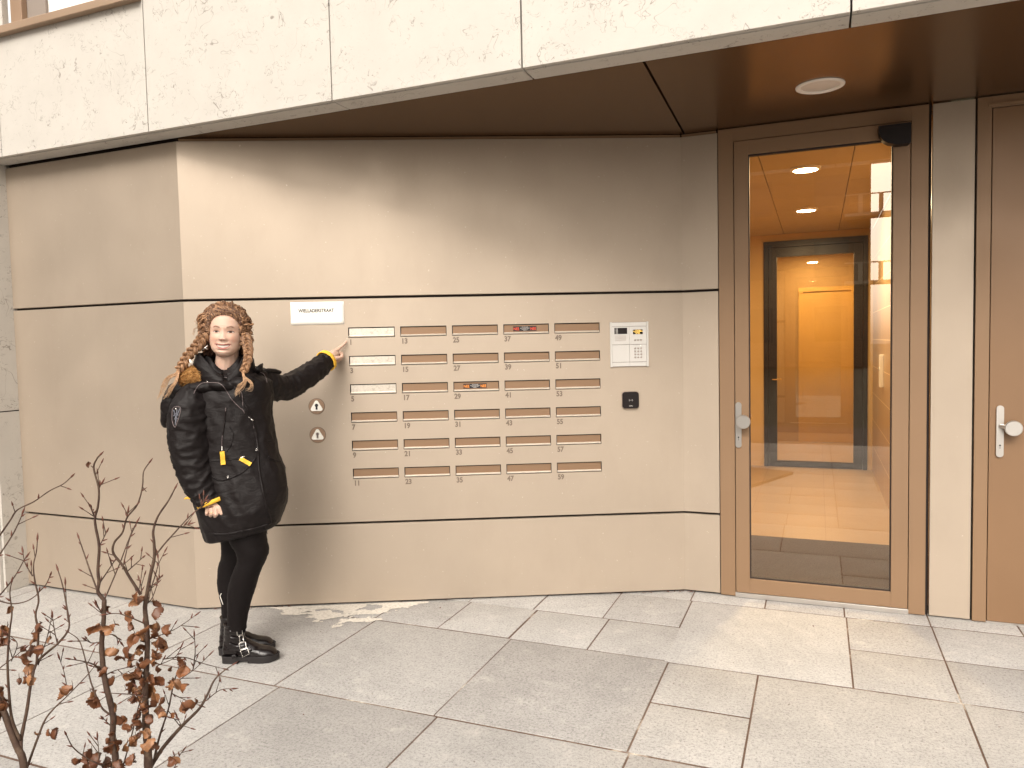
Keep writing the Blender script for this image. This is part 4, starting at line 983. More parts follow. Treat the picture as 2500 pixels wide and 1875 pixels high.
# yellow cuffs
def cuff(rings_c, name='cuff'):
    P_, ax, ra, rb, L_ = rings_c; t = ax.normalized(); u = Vector((0, -1, 0)); u = (u-t*u.dot(t)).normalized(); w_ = t.cross(u); rr = []
    for k, (s_, rad) in enumerate(((0, .94), (0, 1.05), (.12, 1.08), (.85, 1.06), (1, 1.0), (1, .86), (.3, .82))):
        rr.append([P_+t*L_*s_+(u*math.cos(a)*ra+w_*math.sin(a)*rb)*(rad+.03*math.sin(a*3+k)) for a in [2*math.pi*i/40 for i in range(40)]])
    o = pbuild(name, mb_mesh(name, MB().add(*rings_mesh(rr, False))), yel, parka)
a0 = at(512.5, 1221, 3.513); cuff((a0, (at(517.5, 1233, 3.513)-a0), .050, .062, .019))
a0 = at(794.5, 882, 4.205); cuff((a0, (at(803, 876, 4.235)-a0), .052, .058, .024))
mb = MB(); mb.tube([at(450, 1218, 3.53), at(456, 1215.5, 3.53), at(466, 1216.5, 3.53), at(474, 1218, 3.53)], [.003, .0055, .0055, .005], 8); pbuild('cuff_strap', mb_mesh('cuff_strap', mb), yel, parka)
mb = MB(); mb.tube([at(409, 1044, 3.68), at(413, 1049, 3.66), at(415, 1056, 3.64)], [.004, .006, .004], 8); pbuild('hood_edge', mb_mesh('hood_edge', mb), yel, parka)
# fur lining: a bulge of short strands
fr = MB(); ellipsoid(fr, at(474, 918, 3.605), (.074, .05, .050), 28, 18, Matrix.Rotation(math.radians(-12), 3, 'Y'))
rnd = random.Random(5); base = list(fr.v)
for k in range(3600):
    a, f = rnd.uniform(0, 2*math.pi), math.asin(rnd.uniform(-1, 1)); n_ = Vector((math.cos(f)*math.cos(a), -abs(math.cos(f)*math.sin(a)), math.sin(f)))
    p = at(474, 918, 3.605)+Matrix.Rotation(math.radians(-12), 3, 'Y') @ Vector((n_.x*.074, n_.y*.05, n_.z*.050)); L_ = rnd.uniform(.010, .024)
    d = (n_*.45+Vector((rnd.uniform(.1, 1.3), rnd.uniform(-.4, .2), rnd.uniform(-.5, .3)))).normalized(); s_ = d.cross(n_).normalized()*.0011
    if s_.length < 1e-6: continue
    fr.add([p-s_, p+s_, p+d*L_+Vector((0, 0, -.002))], [(0, 1, 2)])
furm2 = furm; _c = ramp(furm, tex_noise(furm, coord(furm, (.6, 1, 1.3)), 95, 5, .9), [(.38, (.12, .045, .01)), (.5, (.40, .18, .04)), (.60, (.75, .46, .18))]); setc(furm, _c.outputs[0])
pbuild('fur_lining', mb_mesh('fur_lining', fr), furm, parka)

# ---- leggings and boots
nl = upright([(1255, 552, 660, 3.61, .085), (1290, 556, 652, 3.61, .085), (1319, 562, 650, 3.61, .085), (1345, 577, 655.5, 3.61, .078), (1365, 580.5, 650, 3.61, .070), (1387, 573, 640, 3.61, .066), (1413, 563, 630, 3.615, .064), (1441, 557, 622, 3.62, .060), (1485, 556, 608.5, 3.625, .050), (1518, 556, 602.5, 3.63, .043), (1535, 557, 601, 3.63, .040)], 80, 40, .0035, 3, 22, 3., 2.1)
fl_ = upright([(1255, 538, 640, 3.73, .085), (1317, 541, 630, 3.735, .085), (1354, 542, 622, 3.74, .075), (1382, 534, 606, 3.745, .066), (1417, 531.5, 594, 3.75, .060), (1441, 534, 590, 3.75, .056), (1474, 541, 586, 3.75, .048), (1517, 543, 584, 3.75, .041), (1530, 543, 584, 3.75, .040)], 80, 40, .0030, 3, 20, 6., 2.1)
mb = MB(); join_rings(mb, nl); join_rings(mb, fl_); legbvh = BVHTree.FromPolygons([Vector(v) for v in mb.v], mb.f)
legs = pbuild('leggings', mb_mesh('leggings', mb), knit)
strip('white_stripe', legbvh, [(540.5, 1449), (537.5, 1455), (540, 1463), (542, 1469), (544.5, 1476)], 20, .0020, M['paper'], .001, legs)
def boot(heel, toe, zoff, buckles):
    d = (toe-heel); d.z = 0; L_ = .27; t = d.normalized(); s_ = Vector((t.y, -t.x, 0))      # s_ points to the camera side
    org = heel.copy(); org.z = 0
    def W(x, y, z): return org+t*x+s_*y+Vector((0, 0, z))
    up = MB()
    secs = [(.004, .022, .030, .095), (.014, .034, .028, .115), (.04, .038, .026, .13), (.08, .039, .024, .135), (.11, .041, .022, .118), (.14, .043, .020, .097), (.17, .046, .020, .080), (.20, .047, .020, .070), (.228, .044, .020, .064), (.248, .036, .020, .055), (.260, .024, .021, .043), (.266, .010, .022, .033)]
    rr = []
    for x, w_, z0, z1 in cr(secs, 40):
        rr.append([W(x, w_*math.cos(a)*(1.04 if math.sin(a) < 0 else 1), z0+(z1-z0)*(.35+.65*math.sin(a)) if math.sin(a) > 0 else z0+(z1-z0)*.35*(1+math.sin(a)*.9)) for a in [2*math.pi*i/32 for i in range(32)]])
    join_rings(up, rr)
    sh = []
    for x, rx, ry, z in cr([(.058, .050, .038, .05), (.058, .052, .040, .09), (.058, .050, .041, .13), (.060, .0490, .042, .165), (.061, .0490, .043, .187), (.061, .0450, .040, .190)], 24):
        sh.append([W(x+rx*math.cos(a), ry*math.sin(a), z) for a in [2*math.pi*i/32 for i in range(32)]])
    join_rings(up, sh)
    me = voxel(up, .0035, 6)
    for v in me.vertices:
        c = v.co; v.co += v.normal*.0030*ridge(c.x*14, c.y*10, c.z*30)*(1 if (c-org).dot(t) < .19 else .1)
    tree = BVHTree.FromPolygons([v.co.copy() for v in me.vertices], [tuple(p.vertices) for p in me.polygons])
    b = pbuild('boot', me, leather)
    out = [(-.004, 0), (.002, .026), (.02, .037), (.06, .040), (.10, .038), (.14, .042), (.18, .049), (.215, .050), (.245, .040), (.265, .022), (.274, 0)]
    full = out+[(x, -y) for x, y in out[-2:0:-1]]
    pts = [tuple(q) for q in cr(full+[full[0]], 64)][:-1]
    def slab(z0, z1, sc=1., x1=9.):
        P_ = [(min(x, x1), y*sc) for x, y in pts]; n = len(P_)
        return [W(x, y, z0) for x, y in P_]+[W(x, y, z1) for x, y in P_], [tuple(range(n-1, -1, -1)), tuple(range(n, 2*n))]+[(i, (i+1) % n, (i+1) % n+n, i+n) for i in range(n)]
    so = MB().add(*slab(.012, .030, 1.0)); so.add(*slab(.0, .0118, .99, .082))
    fo = [(x, y) for x, y in pts if x > .118]; n = len(fo)
    so.add([W(x, y*.99, .001+max(0, (x-.24))*.25) for x, y in fo]+[W(x, y*.99, .0118) for x, y in fo], [tuple(range(n-1, -1, -1)), tuple(range(n, 2*n))]+[(i, (i+1) % n, (i+1) % n+n, i+n) for i in range(n)])
    so.tube([W(x, y*.97, .032) for x, y in pts+[pts[0]]], .0025, 6, False)
    o = pbuild('sole', mb_mesh('sole', so), solem, b, False); auto_smooth(o, 40)
    mb = MB(); mb.tube([W(.061+.050*math.cos(a), .044*math.sin(a), .188) for a in np.linspace(0, 2*math.pi, 30)], .0035, 8); pbuild('boot_top', mb_mesh('boot_top', mb), leather, b)
    for (quad, st) in buckles:
        P_ = quad+[quad[0]]; q2 = []
        for i in range(4): q2 += [tuple(np.array(P_[i])*(1-k/5)+np.array(P_[i+1])*k/5) for k in range(5)]
        q2.append(P_[0]); mb = MB(); mb.tube([onto(tree, *q, .009, 3.58) for q in q2], .0019, 6)
        bk_ = pbuild('buckle', mb_mesh('buckle', mb), silver, b)
        mb = MB(); L2 = lay(tree, st, 24, .004, 3.58); vw = s_
        vs = []; 
        for i, p in enumerate(L2):
            tt = (L2[min(i+1, 23)]-L2[max(i-1, 0)]).normalized(); sd_ = tt.cross((p-Vector((0, 0, CAM_H))).normalized()).normalized()*.0085; nn = (Vector((0, 0, CAM_H))-p).normalized()*.003; vs += [p-sd_, p+sd_, p+sd_+nn, p-sd_+nn]
        mb.add(vs, [(0, 1, 2, 3), (95, 94, 93, 92)]+[(i*4+q, i*4+(q+1) % 4, (i+1)*4+(q+1) % 4, (i+1)*4+q) for i in range(23) for q in range(4)])
        pbuild('strap', mb_mesh('strap', mb), leather, b)
    return b
hl = at(548, 1617, 3.65); tl = at(679, 1608, 3.68)
boot(Vector((hl.x+.0, 3.640, 0)), Vector((tl.x, 3.650, 0)), 0, [([(578, 1536), (591, 1533), (592, 1549), (579, 1551)], [(560, 1541), (575, 1542), (590, 1541), (600, 1540)]), ([(584, 1553), (593, 1551), (595, 1566), (586, 1568)], [(562, 1556), (575, 1559), (590, 1560), (601, 1561)]),
     ([(583, 1571), (599, 1567), (601.5, 1582), (587, 1586)], [(560, 1571), (575, 1578), (592, 1577), (606, 1572)]), ([(587, 1589), (604, 1582), (608.5, 1596), (593, 1604)], [(566, 1604), (578, 1600), (596, 1593), (614, 1584)])])
hr = at(537, 1599, 3.74)
boot(Vector((hr.x, 3.735, 0)), Vector((hr.x+.27, 3.790, 0)), 0, [([(553, 1534), (557, 1532), (558, 1545), (554, 1546)], [(541, 1541), (548, 1540), (560, 1540), (570, 1540)])])

# ---- hair
rnd = random.Random(11); hair = MB(); tone = []
DK, MD, LT, BL = (.065, .024, .011), (.23, .105, .047), (.48, .27, .14), (.66, .45, .28)
def htube(pts, r, n=5, c0=MD, c1=MD):
    b = len(hair.v); hair.tube(pts, r, n, False); m_ = (len(hair.v)-b)//len(pts)
    for i in range(len(pts)):
        tone.extend([lerp3(c0, c1, i/(len(pts)-1))]*m_)
# mass under the curls: ellipsoid behind the face
def outer(d):   # direction (x right, y to camera, z up) -> point in head mm on the hair's outside
    cx, cy, cz = -12, -28, 22; rx = 118 if d[0] < 0 else 116; ry, rz = 92, 122
    q = 1/math.sqrt((d[0]/rx)**2+(d[1]/ry)**2+(d[2]/rz)**2)
    return Vector((cx+d[0]*q, cy+d[1]*q, cz+d[2]*q))
ms = []; n, m = 72, 44
for j in range(m+1):
    f = math.pi*(j/m-.5)
    for i in range(n):
        a = 2*math.pi*i/n; d = Vector((math.cos(f)*math.cos(a), math.cos(f)*math.sin(a), math.sin(f))); p = outer(d)
        k = .90+.06*nz(d.x*6, d.y*6, d.z*6); p = Vector((-12+(p.x+12)*k, -28+(p.y+28)*k, 22+(p.z-22)*k))
        # keep the face free: push the front below the hairline back behind the ears
        hl_z = 84-.006*p.x*p.x
        if p.y > -22 and p.z < hl_z: p.y = -22+(p.y+22)*max(0, min(1, (p.z-hl_z+26)/26))*.9
        ms.append(H2W(*p))
b = len(hair.v); hair.add(ms, [(j*n+i, j*n+(i+1) % n, (j+1)*n+(i+1) % n, (j+1)*n+i) for j in range(m) for i in range(n)]); tone += [DK]*len(ms)
def curl(path, amp, turns, r, c0, c1, n=26, ph=None, sides=5):
    """wavy lock: path in head mm"""
    P_ = [Vector(q) for q in cr([tuple(p) for p in path], n)]; ph = rnd.uniform(0, 6.28) if ph is None else ph; out = []
    for i, p in enumerate(P_):
        t = (P_[min(i+1, n-1)]-P_[max(i-1, 0)]).normalized(); u = t.cross(Vector((0, 0, 1)) if abs(t.z) < .9 else Vector((1, 0, 0))).normalized(); w_ = t.cross(u)
        a = ph+turns*2*math.pi*i/(n-1); k = amp*min(1, i/4)
        out.append(H2W(*(p+u*math.cos(a)*k+w_*math.sin(a)*k)))
    rr = [r*.001*(.45+.55*math.sin(math.pi*min(1, .15+.85*i/(n-1)))) for i in range(n)]
    htube(out, rr, sides, c0, c1)
def skull(x, z):
    """a point on the front of the skull at x, z"""
    P_ = np.array(PROF, float); a = np.interp(-z, -P_[:, 0], P_[:, 1]); fr_ = np.interp(-z, -P_[:, 0], P_[:, 2]); q = max(0, 1-abs(x/a)**2.25)**(1/2.25)
    bk = np.interp(-z, -P_[:, 0], P_[:, 3]); yc = fr_*.15+bk*.85+(fr_-bk)*.35; return yc+(fr_-yc)*q
for k in range(330):
    s_ = rnd.uniform(-1, 1); ang = s_*1.9          # along the hairline, 0 = middle of the forehead
    x = 66*math.sin(ang)/max(abs(math.sin(1.25)), .1) if abs(ang) < 1.25 else 68*math.copysign(1, ang)
    z = 82*math.cos(ang*.86) if abs(ang) < 1.25 else 38-(abs(ang)-1.25)*80
    x = max(-72, min(72, x)); y = skull(max(-70, min(70, x*.98)), z)-1
    depth = rnd.random()**.7
    dirx = s_*.95+rnd.uniform(-.22, .22); el = rnd.uniform(.15, 1.15) if abs(s_) < .6 else rnd.uniform(-.35, .9)
    st = Vector((x, y+2, z+rnd.uniform(-2, 4)))
    p1 = st+Vector((x*.10, 9, 13 if abs(s_) < .7 else 3))
    d1 = Vector((dirx*.9, .55-.5*abs(dirx), math.cos(s_*1.35)+.1)).normalized(); p2 = outer(d1)*1.0
    d2 = Vector((dirx*1.1, -.15, math.cos(s_*1.6)*.9+rnd.uniform(-.1, .25))).normalized(); p3 = outer(d2)
    d3 = Vector((dirx*.8+rnd.uniform(-.2, .2), -.8, rnd.uniform(-.3, .6))).normalized(); p4 = outer(d3)
    sh_ = 1-depth*.10
    pts = [st, p1.lerp(p2, .35), Vector((-12, -28, 22)).lerp(p2, sh_), Vector((-12, -28, 22)).lerp(p3, sh_+.03), Vector((-12, -28, 22)).lerp(p4, sh_)]
    c = lerp3(DK, LT, rnd.random()**1.2); curl(pts, rnd.uniform(4., 10), rnd.uniform(1.6, 3.6), rnd.choice((.7, 2.6, 3.8, 4.6, 5.4)), lerp3(c, DK, .35), c, 36, None, 6)
for k in range(420):      # fine loose hairs over the mass
    f = rnd.uniform(-.1, 1.45); a = rnd.uniform(.25, math.pi-.25); d = Vector((math.cos(f)*math.cos(a), math.cos(f)*math.sin(a)*.55, math.sin(f))).normalized(); p = outer(d)
    if p.z < 84-.006*p.x*p.x and abs(p.x) < 78: continue
    d2 = (d+Vector((rnd.uniform(-.25, .25), -.25, rnd.uniform(-.3, .2)))).normalized(); d3 = (d2+Vector((rnd.uniform(-.2, .2), -.3, rnd.uniform(-.3, .1)))).normalized(); k_ = rnd.uniform(1.0, 1.06)
    c_ = Vector((-12, -28, 22)); pts = [c_.lerp(outer(d), 1.0), c_.lerp(outer(d2), k_), c_.lerp(outer(d3), k_*rnd.uniform(.97, 1.04))]
    curl(pts, rnd.uniform(2, 7), rnd.uniform(1, 2.6), rnd.uniform(.45, .9), MD, LT, 20, None, 4)
# side curls in front of and above the ear, both sides
for k in range(230):
    sd_ = -1 if rnd.random() < .66 else 1; z0 = rnd.uniform(14 if sd_ < 0 else -62, 80); x0 = sd_*(74+rnd.uniform(-2, 4)); y0 = rnd.uniform(8, 36)
    wmax = 54 if sd_ < 0 else 40
    pts = [(x0-sd_*4, y0+16, z0+rnd.uniform(0, 16)), (x0+sd_*rnd.uniform(4, 16), y0+4, z0+rnd.uniform(-8, 8)), (x0+sd_*rnd.uniform(14, wmax), y0-rnd.uniform(10, 36), z0-rnd.uniform(0, 22)), (x0+sd_*rnd.uniform(12, wmax), y0-rnd.uniform(30, 70), z0-rnd.uniform(15, 42))]
    c = lerp3(DK, LT, rnd.random()); curl(pts, rnd.uniform(5, 11), rnd.uniform(1.2, 2.4), rnd.choice((.7, 2.4, 3.6, 4.6)), c, lerp3(c, MD, .5), 26)
# hair gathered behind the neck
for (u, v, Y, rx, ry, rz) in ((530, 850, 3.745, .075, .045, .055), (585, 842, 3.74, .060, .05, .065), (505, 835, 3.70, .035, .03, .04)):
    b = len(hair.v); ellipsoid(hair, at(u, v, Y), (rx, ry, rz), 20, 12); tone += [DK]*(len(hair.v)-b)
for k in range(70):
    u0 = rnd.choice((rnd.uniform(498, 516), rnd.uniform(592, 608))); v0 = rnd.uniform(815, 835); pts = [at(u0, v0, 3.68), at(u0+rnd.uniform(-8, 8), v0+16, 3.67), at(u0+rnd.uniform(-8, 8), v0+34, 3.68)]
    P_ = [Vector(z_) for z_ in cr([tuple(p) for p in pts], 20)]; ph = rnd.uniform(0, 6); P_ = [p+Vector((.004*math.sin(i*.6+ph), .003*math.cos(i*.6+ph), 0)) for i, p in enumerate(P_)]
    htube(P_, [rnd.choice((.0008, .0022, .0034))]*20, 5, MD, DK)
# fly-away curls
for (u, v, s_, amp, tr) in ((608, 800, 1, 5, 2.2), (612, 815, 1, 7, 2.0), (609, 826, 1, 6, 1.6), (604, 783, 1, 4, 2), (486, 775, -1, 4, 2), (480, 800, -1, 5, 1.5), (520, 742, -1, 4, 2), (560, 737, 1, 4, 2), (585, 748, 1, 4, 2)):
    for q in range(3):
        a = at(u+rnd.uniform(-3, 3), v+rnd.uniform(-3, 3), 3.66); n = 24; out = []
        for i in range(n):
            t = i/(n-1); out.append(a+Vector((s_*(.004+.010*math.sin(t*3))-(1-t)*s_*.012+amp*.001*math.cos(tr*6.28*t+q), -.01+amp*.001*math.sin(tr*6.28*t+q), -.035*t)))
        htube(out, [.0007]*n, 4, MD, LT)
hair_me = pyd('hair', hair.v, hair.f)
def finish_hair(mb, tn, name, par=person):
    me = pyd(name, mb.v, mb.f); ca = me.color_attributes.new("tone", 'FLOAT_COLOR', 'POINT'); ca.data.foreach_set("color", np.array([(*c, 1) for c in tn], dtype=np.float32).ravel())
    return pbuild(name, me, hairm, par)
hair_o = finish_hair(hair, tone, 'hair')
def braid(path, tails, r_top, r_bot, period):
    global hair, tone
    hair = MB(); tone = []; n = 110
    C_ = [Vector(q) for q in cr([tuple(at(u, v, Y)) for u, v, Y in path], n)]; L_ = 0; S_ = [0]
    for i in range(1, n): L_ += (C_[i]-C_[i-1]).length; S_.append(L_)
    for k in range(3):
        for q in range(14):
            out = []; qa = 2*math.pi*q/13; jr = rnd.uniform(.30, .50); jp = rnd.uniform(-.25, .25)
            for i in range(n):
                t = (C_[min(i+1, n-1)]-C_[max(i-1, 0)]).normalized(); dep = Vector((0, -1, 0)); dep = (dep-t*dep.dot(t)).normalized(); lat = t.cross(dep)
                f = S_[i]/L_; r_ = r_top+(r_bot-r_top)*f; ph = 2*math.pi*(S_[i]/period)+k*2*math.pi/3+jp
                off = lat*math.sin(ph)*r_*1.05+dep*math.sin(2*ph)*r_*.50
                rot_ = qa+ph*.6; rs = r_*jr if q < 13 else 0
                out.append(C_[i]+off+lat*math.cos(rot_)*rs+dep*math.sin(rot_)*rs+Vector((0, 0, .0012*nz(i*.4, q, k))))
            rnd_r = rnd.uniform(.10, .22); c = lerp3(DK, LT, rnd.uniform(.1, 1.)); htube(out, [(r_top+(r_bot-r_top)*S_[i]/L_)*(rnd_r if q < 13 else .42) for i in range(n)], 6, lerp3(c, DK, .3), lerp3(c, LT, .35))
    for q in range(110):       # stray hairs along the braid
        i = rnd.randrange(5, n-12); p = C_[i]; d = Vector((rnd.uniform(-1, 1), -.6, rnd.uniform(-.3, .5)))*rnd.uniform(.012, .026)
        htube([p, p+d*.7, p+d+Vector((0, 0, -.008)), C_[min(n-1, i+10)]], [.0006]*4, 4, MD, LT)
    c0 = C_[-1]
    for tl_ in tails:
        for q in range(15):
            pts = [tuple(c0+Vector((rnd.uniform(-.006, .006), rnd.uniform(-.006, .004), rnd.uniform(-.004, .006))))]; sp = rnd.uniform(-1, 1); sq = rnd.uniform(-1, 1)
            for k, (u, v, Y) in enumerate(tl_): w_ = 3.4*(k+1)/len(tl_)*1.6; pts.append(tuple(at(u+sp*w_, v+sq*w_, Y+rnd.uniform(-.006, .006))))
            P_ = [Vector(z_) for z_ in cr(pts, 30)]; ph = rnd.uniform(0, 6)
            P_ = [p+Vector((.0016*math.sin(i*.55+ph), 0, .0016*math.cos(i*.55+ph))) for i, p in enumerate(P_)]
            htube(P_, [.0015*(1-.85*i/29) for i in range(30)], 5, LT, BL)
    finish_hair(hair, tone, 'braid', hair_o)
braid([(506, 806, 3.65), (496, 822, 3.61), (484, 842, 3.585), (468, 858, 3.58), (455, 874, 3.575), (446, 890, 3.57), (437, 903, 3.565)],
      [[(430, 915, 3.56), (418, 922, 3.56), (408, 933, 3.57), (400, 950, 3.58), (395, 968, 3.58)], [(432, 920, 3.555), (426, 935, 3.55), (414, 948, 3.56), (408, 962, 3.57)], [(428, 912, 3.56), (408, 922, 3.57), (397, 942, 3.59), (392, 962, 3.60), (386, 975, 3.60)], [(433, 925, 3.55), (424, 944, 3.54), (408, 966, 3.56), (402, 972, 3.57)]], .020, .0145, .078)
braid([(600, 822, 3.64), (604, 840, 3.59), (606, 858, 3.55), (605, 875, 3.53), (601, 892, 3.515), (594, 908, 3.505)],
      [[(597, 918, 3.495), (606, 928, 3.49), (615, 938, 3.49), (612, 948, 3.495), (604, 951, 3.50)], [(596, 920, 3.49), (600, 930, 3.485), (592, 944, 3.485), (583, 953, 3.49), (578, 964, 3.49)], [(594, 918, 3.495), (596, 930, 3.485), (586, 940, 3.485), (580, 950, 3.49), (577, 960, 3.49)], [(592, 916, 3.50), (585, 925, 3.495), (572, 935, 3.50), (560, 953, 3.51), (556, 962, 3.52)]][:3], .0165, .0125, .070)
# hair tie and earring
mb = MB(); c = at(466.5, 884, 3.555); mb.tube([c+Vector((-.006, 0, .012)), c+Vector((-.001, -.004, .003)), c+Vector((.006, 0, -.006))], [.003, .006, .007], 8); pbuild('hair_ribbon', mb_mesh('hair_ribbon', mb), M['paper'], hair_o)
ep = at(505, 833, 3.63); mb = MB(); mb.tube([ep+Vector((.006*math.cos(a), 0, .007*math.sin(a))) for a in np.linspace(0, 2*math.pi, 18)], .0013, 6)
er = pbuild('earring', mb_mesh('earring', mb), silver); 
mb = MB(); a0 = at(506.5, 843, 3.60)
q1, q2, q3, q4 = at(505.5, 845, 3.595), at(493.5, 856, 3.595), at(497.5, 846, 3.595), at(506, 853, 3.595)
mb.tube([q1, q2], .0032, 8).tube([q3, q4], .0030, 8).tube([ep+Vector((0, -.01, -.006)), a0, q1], .0010, 5); pbuild('cross_pendant', mb_mesh('cross_pendant', mb), silver, er)

# ---------------------------------------------------------------- beech saplings in the foreground
bark = mat("beech_bark", (.12, .07, .045), .75); _v = coord(bark)
setc(bark, ramp(bark, tex_noise(bark, _v, 45, 5, .7), [(.35, (.050, .024, .018)), (.55, (.085, .050, .032)), (.72, (.15, .105, .07))]).outputs[0]); bump(bark, tex_noise(bark, _v, 120, 4), .5, .0015)
budm = mat("beech_bud", (.13, .045, .028), .55)
leafm = mat("dry_beech_leaf", (.33, .13, .045), .5); _v = coord(leafm)
_lc = leafm.node_tree.nodes.new("ShaderNodeVertexColor"); _lc.layer_name = "tone"; setc(leafm, mix(leafm, ramp(leafm, tex_noise(leafm, _v, 90, 4, .7), [(.35, g3(.0)), (.7, g3(.55))]).outputs[0], _lc.outputs[0], (.12, .04, .018)))
nodes(leafm)[2].inputs["Subsurface Weight"].default_value = 0
KZ = 1/2.1403
def sapling(label, stems, leaves, Y0, seed, base):
    rr = random.Random(seed); st = MB(); bud = MB(); lf = MB(); tn = []
    for (pts, r0, r1, tips, dy) in stems:
        n = max(10, len(pts)*7); P_ = cr([(x*KZ, 1100+y*KZ) for x, y in pts], n); W_ = []
        for i, q in enumerate(P_):
            t = i/(n-1); W_.append(at(q[0], q[1], Y0+dy[0]+(dy[1]-dy[0])*t))
        R_ = [1.12*(r0+(r1-r0)*(i/(n-1))**.8)*(1+.10*nz(i*.5, seed, r0*900)) for i in range(n)]
        if base and pts[0][1] >= 1655: W_.insert(0, Vector((W_[0].x+(base.x-W_[0].x)*.8, base.y, .0))); R_.insert(0, r0*1.3)
        R_ = [r_*1.08 for r_ in R_]; st.tube(W_, R_, 8 if r0 > .003 else 6)
        if tips:
            a, b = W_[-1], (W_[-1]-W_[-3]).normalized(); bud.tube([a-b*.002, a+b*.004, a+b*.010, a+b*.018], [.0010, .0022, .0018, .0003], 6)
            for k in range(2, n-2, max(3, n//4)):       # side buds and short spurs
                if R_[k] > .0035: continue
                p = W_[k]; tt = (W_[min(k+1, len(W_)-1)]-W_[k-1]).normalized(); sd_ = tt.cross(Vector((0, 1, 0))).normalized()*rr.choice((-1, 1)); d = (tt*.9+sd_*.7+Vector((0, rr.uniform(-.5, .5), 0))).normalized(); L_ = rr.choice((0, 0, .018, .03))
                if L_: st.tube([p, p+d*L_*.6, p+d*L_], [.0011, .0009, .0009], 5)
                q = p+d*L_; bud.tube([q, q+d*.003, q+d*.008, q+d*.014], [.0008, .0019, .0015, .0002], 6)
    for (x, y, s_) in [l for l in leaves]+[(l[0]+rr.uniform(-26, 26), l[1]+rr.uniform(-28, 28), l[2]*rr.uniform(.6, .95)) for l in leaves if l[2] > 55 and rr.random() < .62]:
        c = at(x*KZ, 1100+y*KZ, Y0+rr.uniform(-.035, .045)); L_ = s_*KZ*Y0/F_PX*rr.uniform(.95, 1.15)*1.1; Wd = L_*rr.uniform(.48, .66)
        R3 = Matrix.Rotation(rr.uniform(0, 6.28), 3, 'Z') @ Matrix.Rotation(rr.uniform(-.9, .9), 3, 'X') @ Matrix.Rotation(rr.uniform(0.2, 2.6), 3, 'Y')
        cu, tw_, fo = rr.choice((-1, 1))*rr.uniform(.8, 2.9), rr.uniform(-2.6, 2.6), rr.uniform(.4, 1.5)
        col = lerp3(rr.choice(((.17, .066, .024), (.24, .10, .036), (.085, .033, .014), (.34, .17, .075), (.12, .045, .018))), (.20, .07, .025), rr.random()*.4)
        nu, nv = 18, 10; vs = []
        for i in range(nu+1):
            u = i/nu; wid = Wd/2*max(0, math.sin(math.pi*u**.8))**1.05
            for j in range(nv+1):
                v = (j/nv*2-1); edge = 1+.06*math.sin(u*40)*abs(v)**4
                xx = (u-.5)*L_; yy = v*wid*edge; z_ = abs(yy)*fo+.0019*math.sin(u*58+abs(v)*4)*(1-abs(v)*.2)*min(1, abs(v)*4)+.0075*nz(xx*70+x, yy*70, seed)
                a = cu*(u-.5); r_ = xx; px_, pz_ = (math.sin(a*1.4)/1.4/(abs(cu)+1e-3)*L_ if abs(cu) > .2 else xx), (1-math.cos(a*1.4))*L_/max(.2, abs(cu))*.7
                b = tw_*(u-.5); yy2, z2 = yy*math.cos(b)-z_*math.sin(b), yy*math.sin(b)+z_*math.cos(b)
                vs.append(c+R3 @ Vector((math.copysign(1, cu)*px_ if abs(cu) > .2 else px_, yy2, z2+pz_)))
        lf.add(vs, [(i*(nv+1)+j, i*(nv+1)+j+1, (i+1)*(nv+1)+j+1, (i+1)*(nv+1)+j) for i in range(nu) for j in range(nv)]); tn += [col]*len(vs)
        if rr.random() < .7: e = vs[nv//2]; st.tube([e, e+Vector((rr.uniform(-.006, .006), 0, rr.uniform(.0, .012)))], [.0006, .0006], 4)
    t = thing('beech_sapling', label, 'shrub', Matrix.Translation(base), 'leafy beech saplings in the foreground bed')
    def put(name, mb, m, par, sm=True):
        me = pyd(name, mb.v, mb.f); me.transform(Matrix.Translation(-base)); o = link(name, me, m, par, sm); return o
    nb_ = len(st.f); st.add(bud.v, bud.f); s_ = put('stem', st, [bark, budm], t); s_.data.polygons.foreach_set('material_index', [0]*nb_+[1]*(len(st.f)-nb_)); me_ = s_.data
    me = pyd('foliage', lf.v, lf.f); ca = me.color_attributes.new("tone", 'FLOAT_COLOR', 'POINT'); ca.data.foreach_set("color", np.array([(*c, 1) for c in tn], dtype=np.float32).ravel())
    me.transform(Matrix.Translation(-base)); o = link('foliage', me, leafm, t, True); md = o.modifiers.new('t', 'SOLIDIFY'); md.thickness = .0004
T_, N_ = True, False
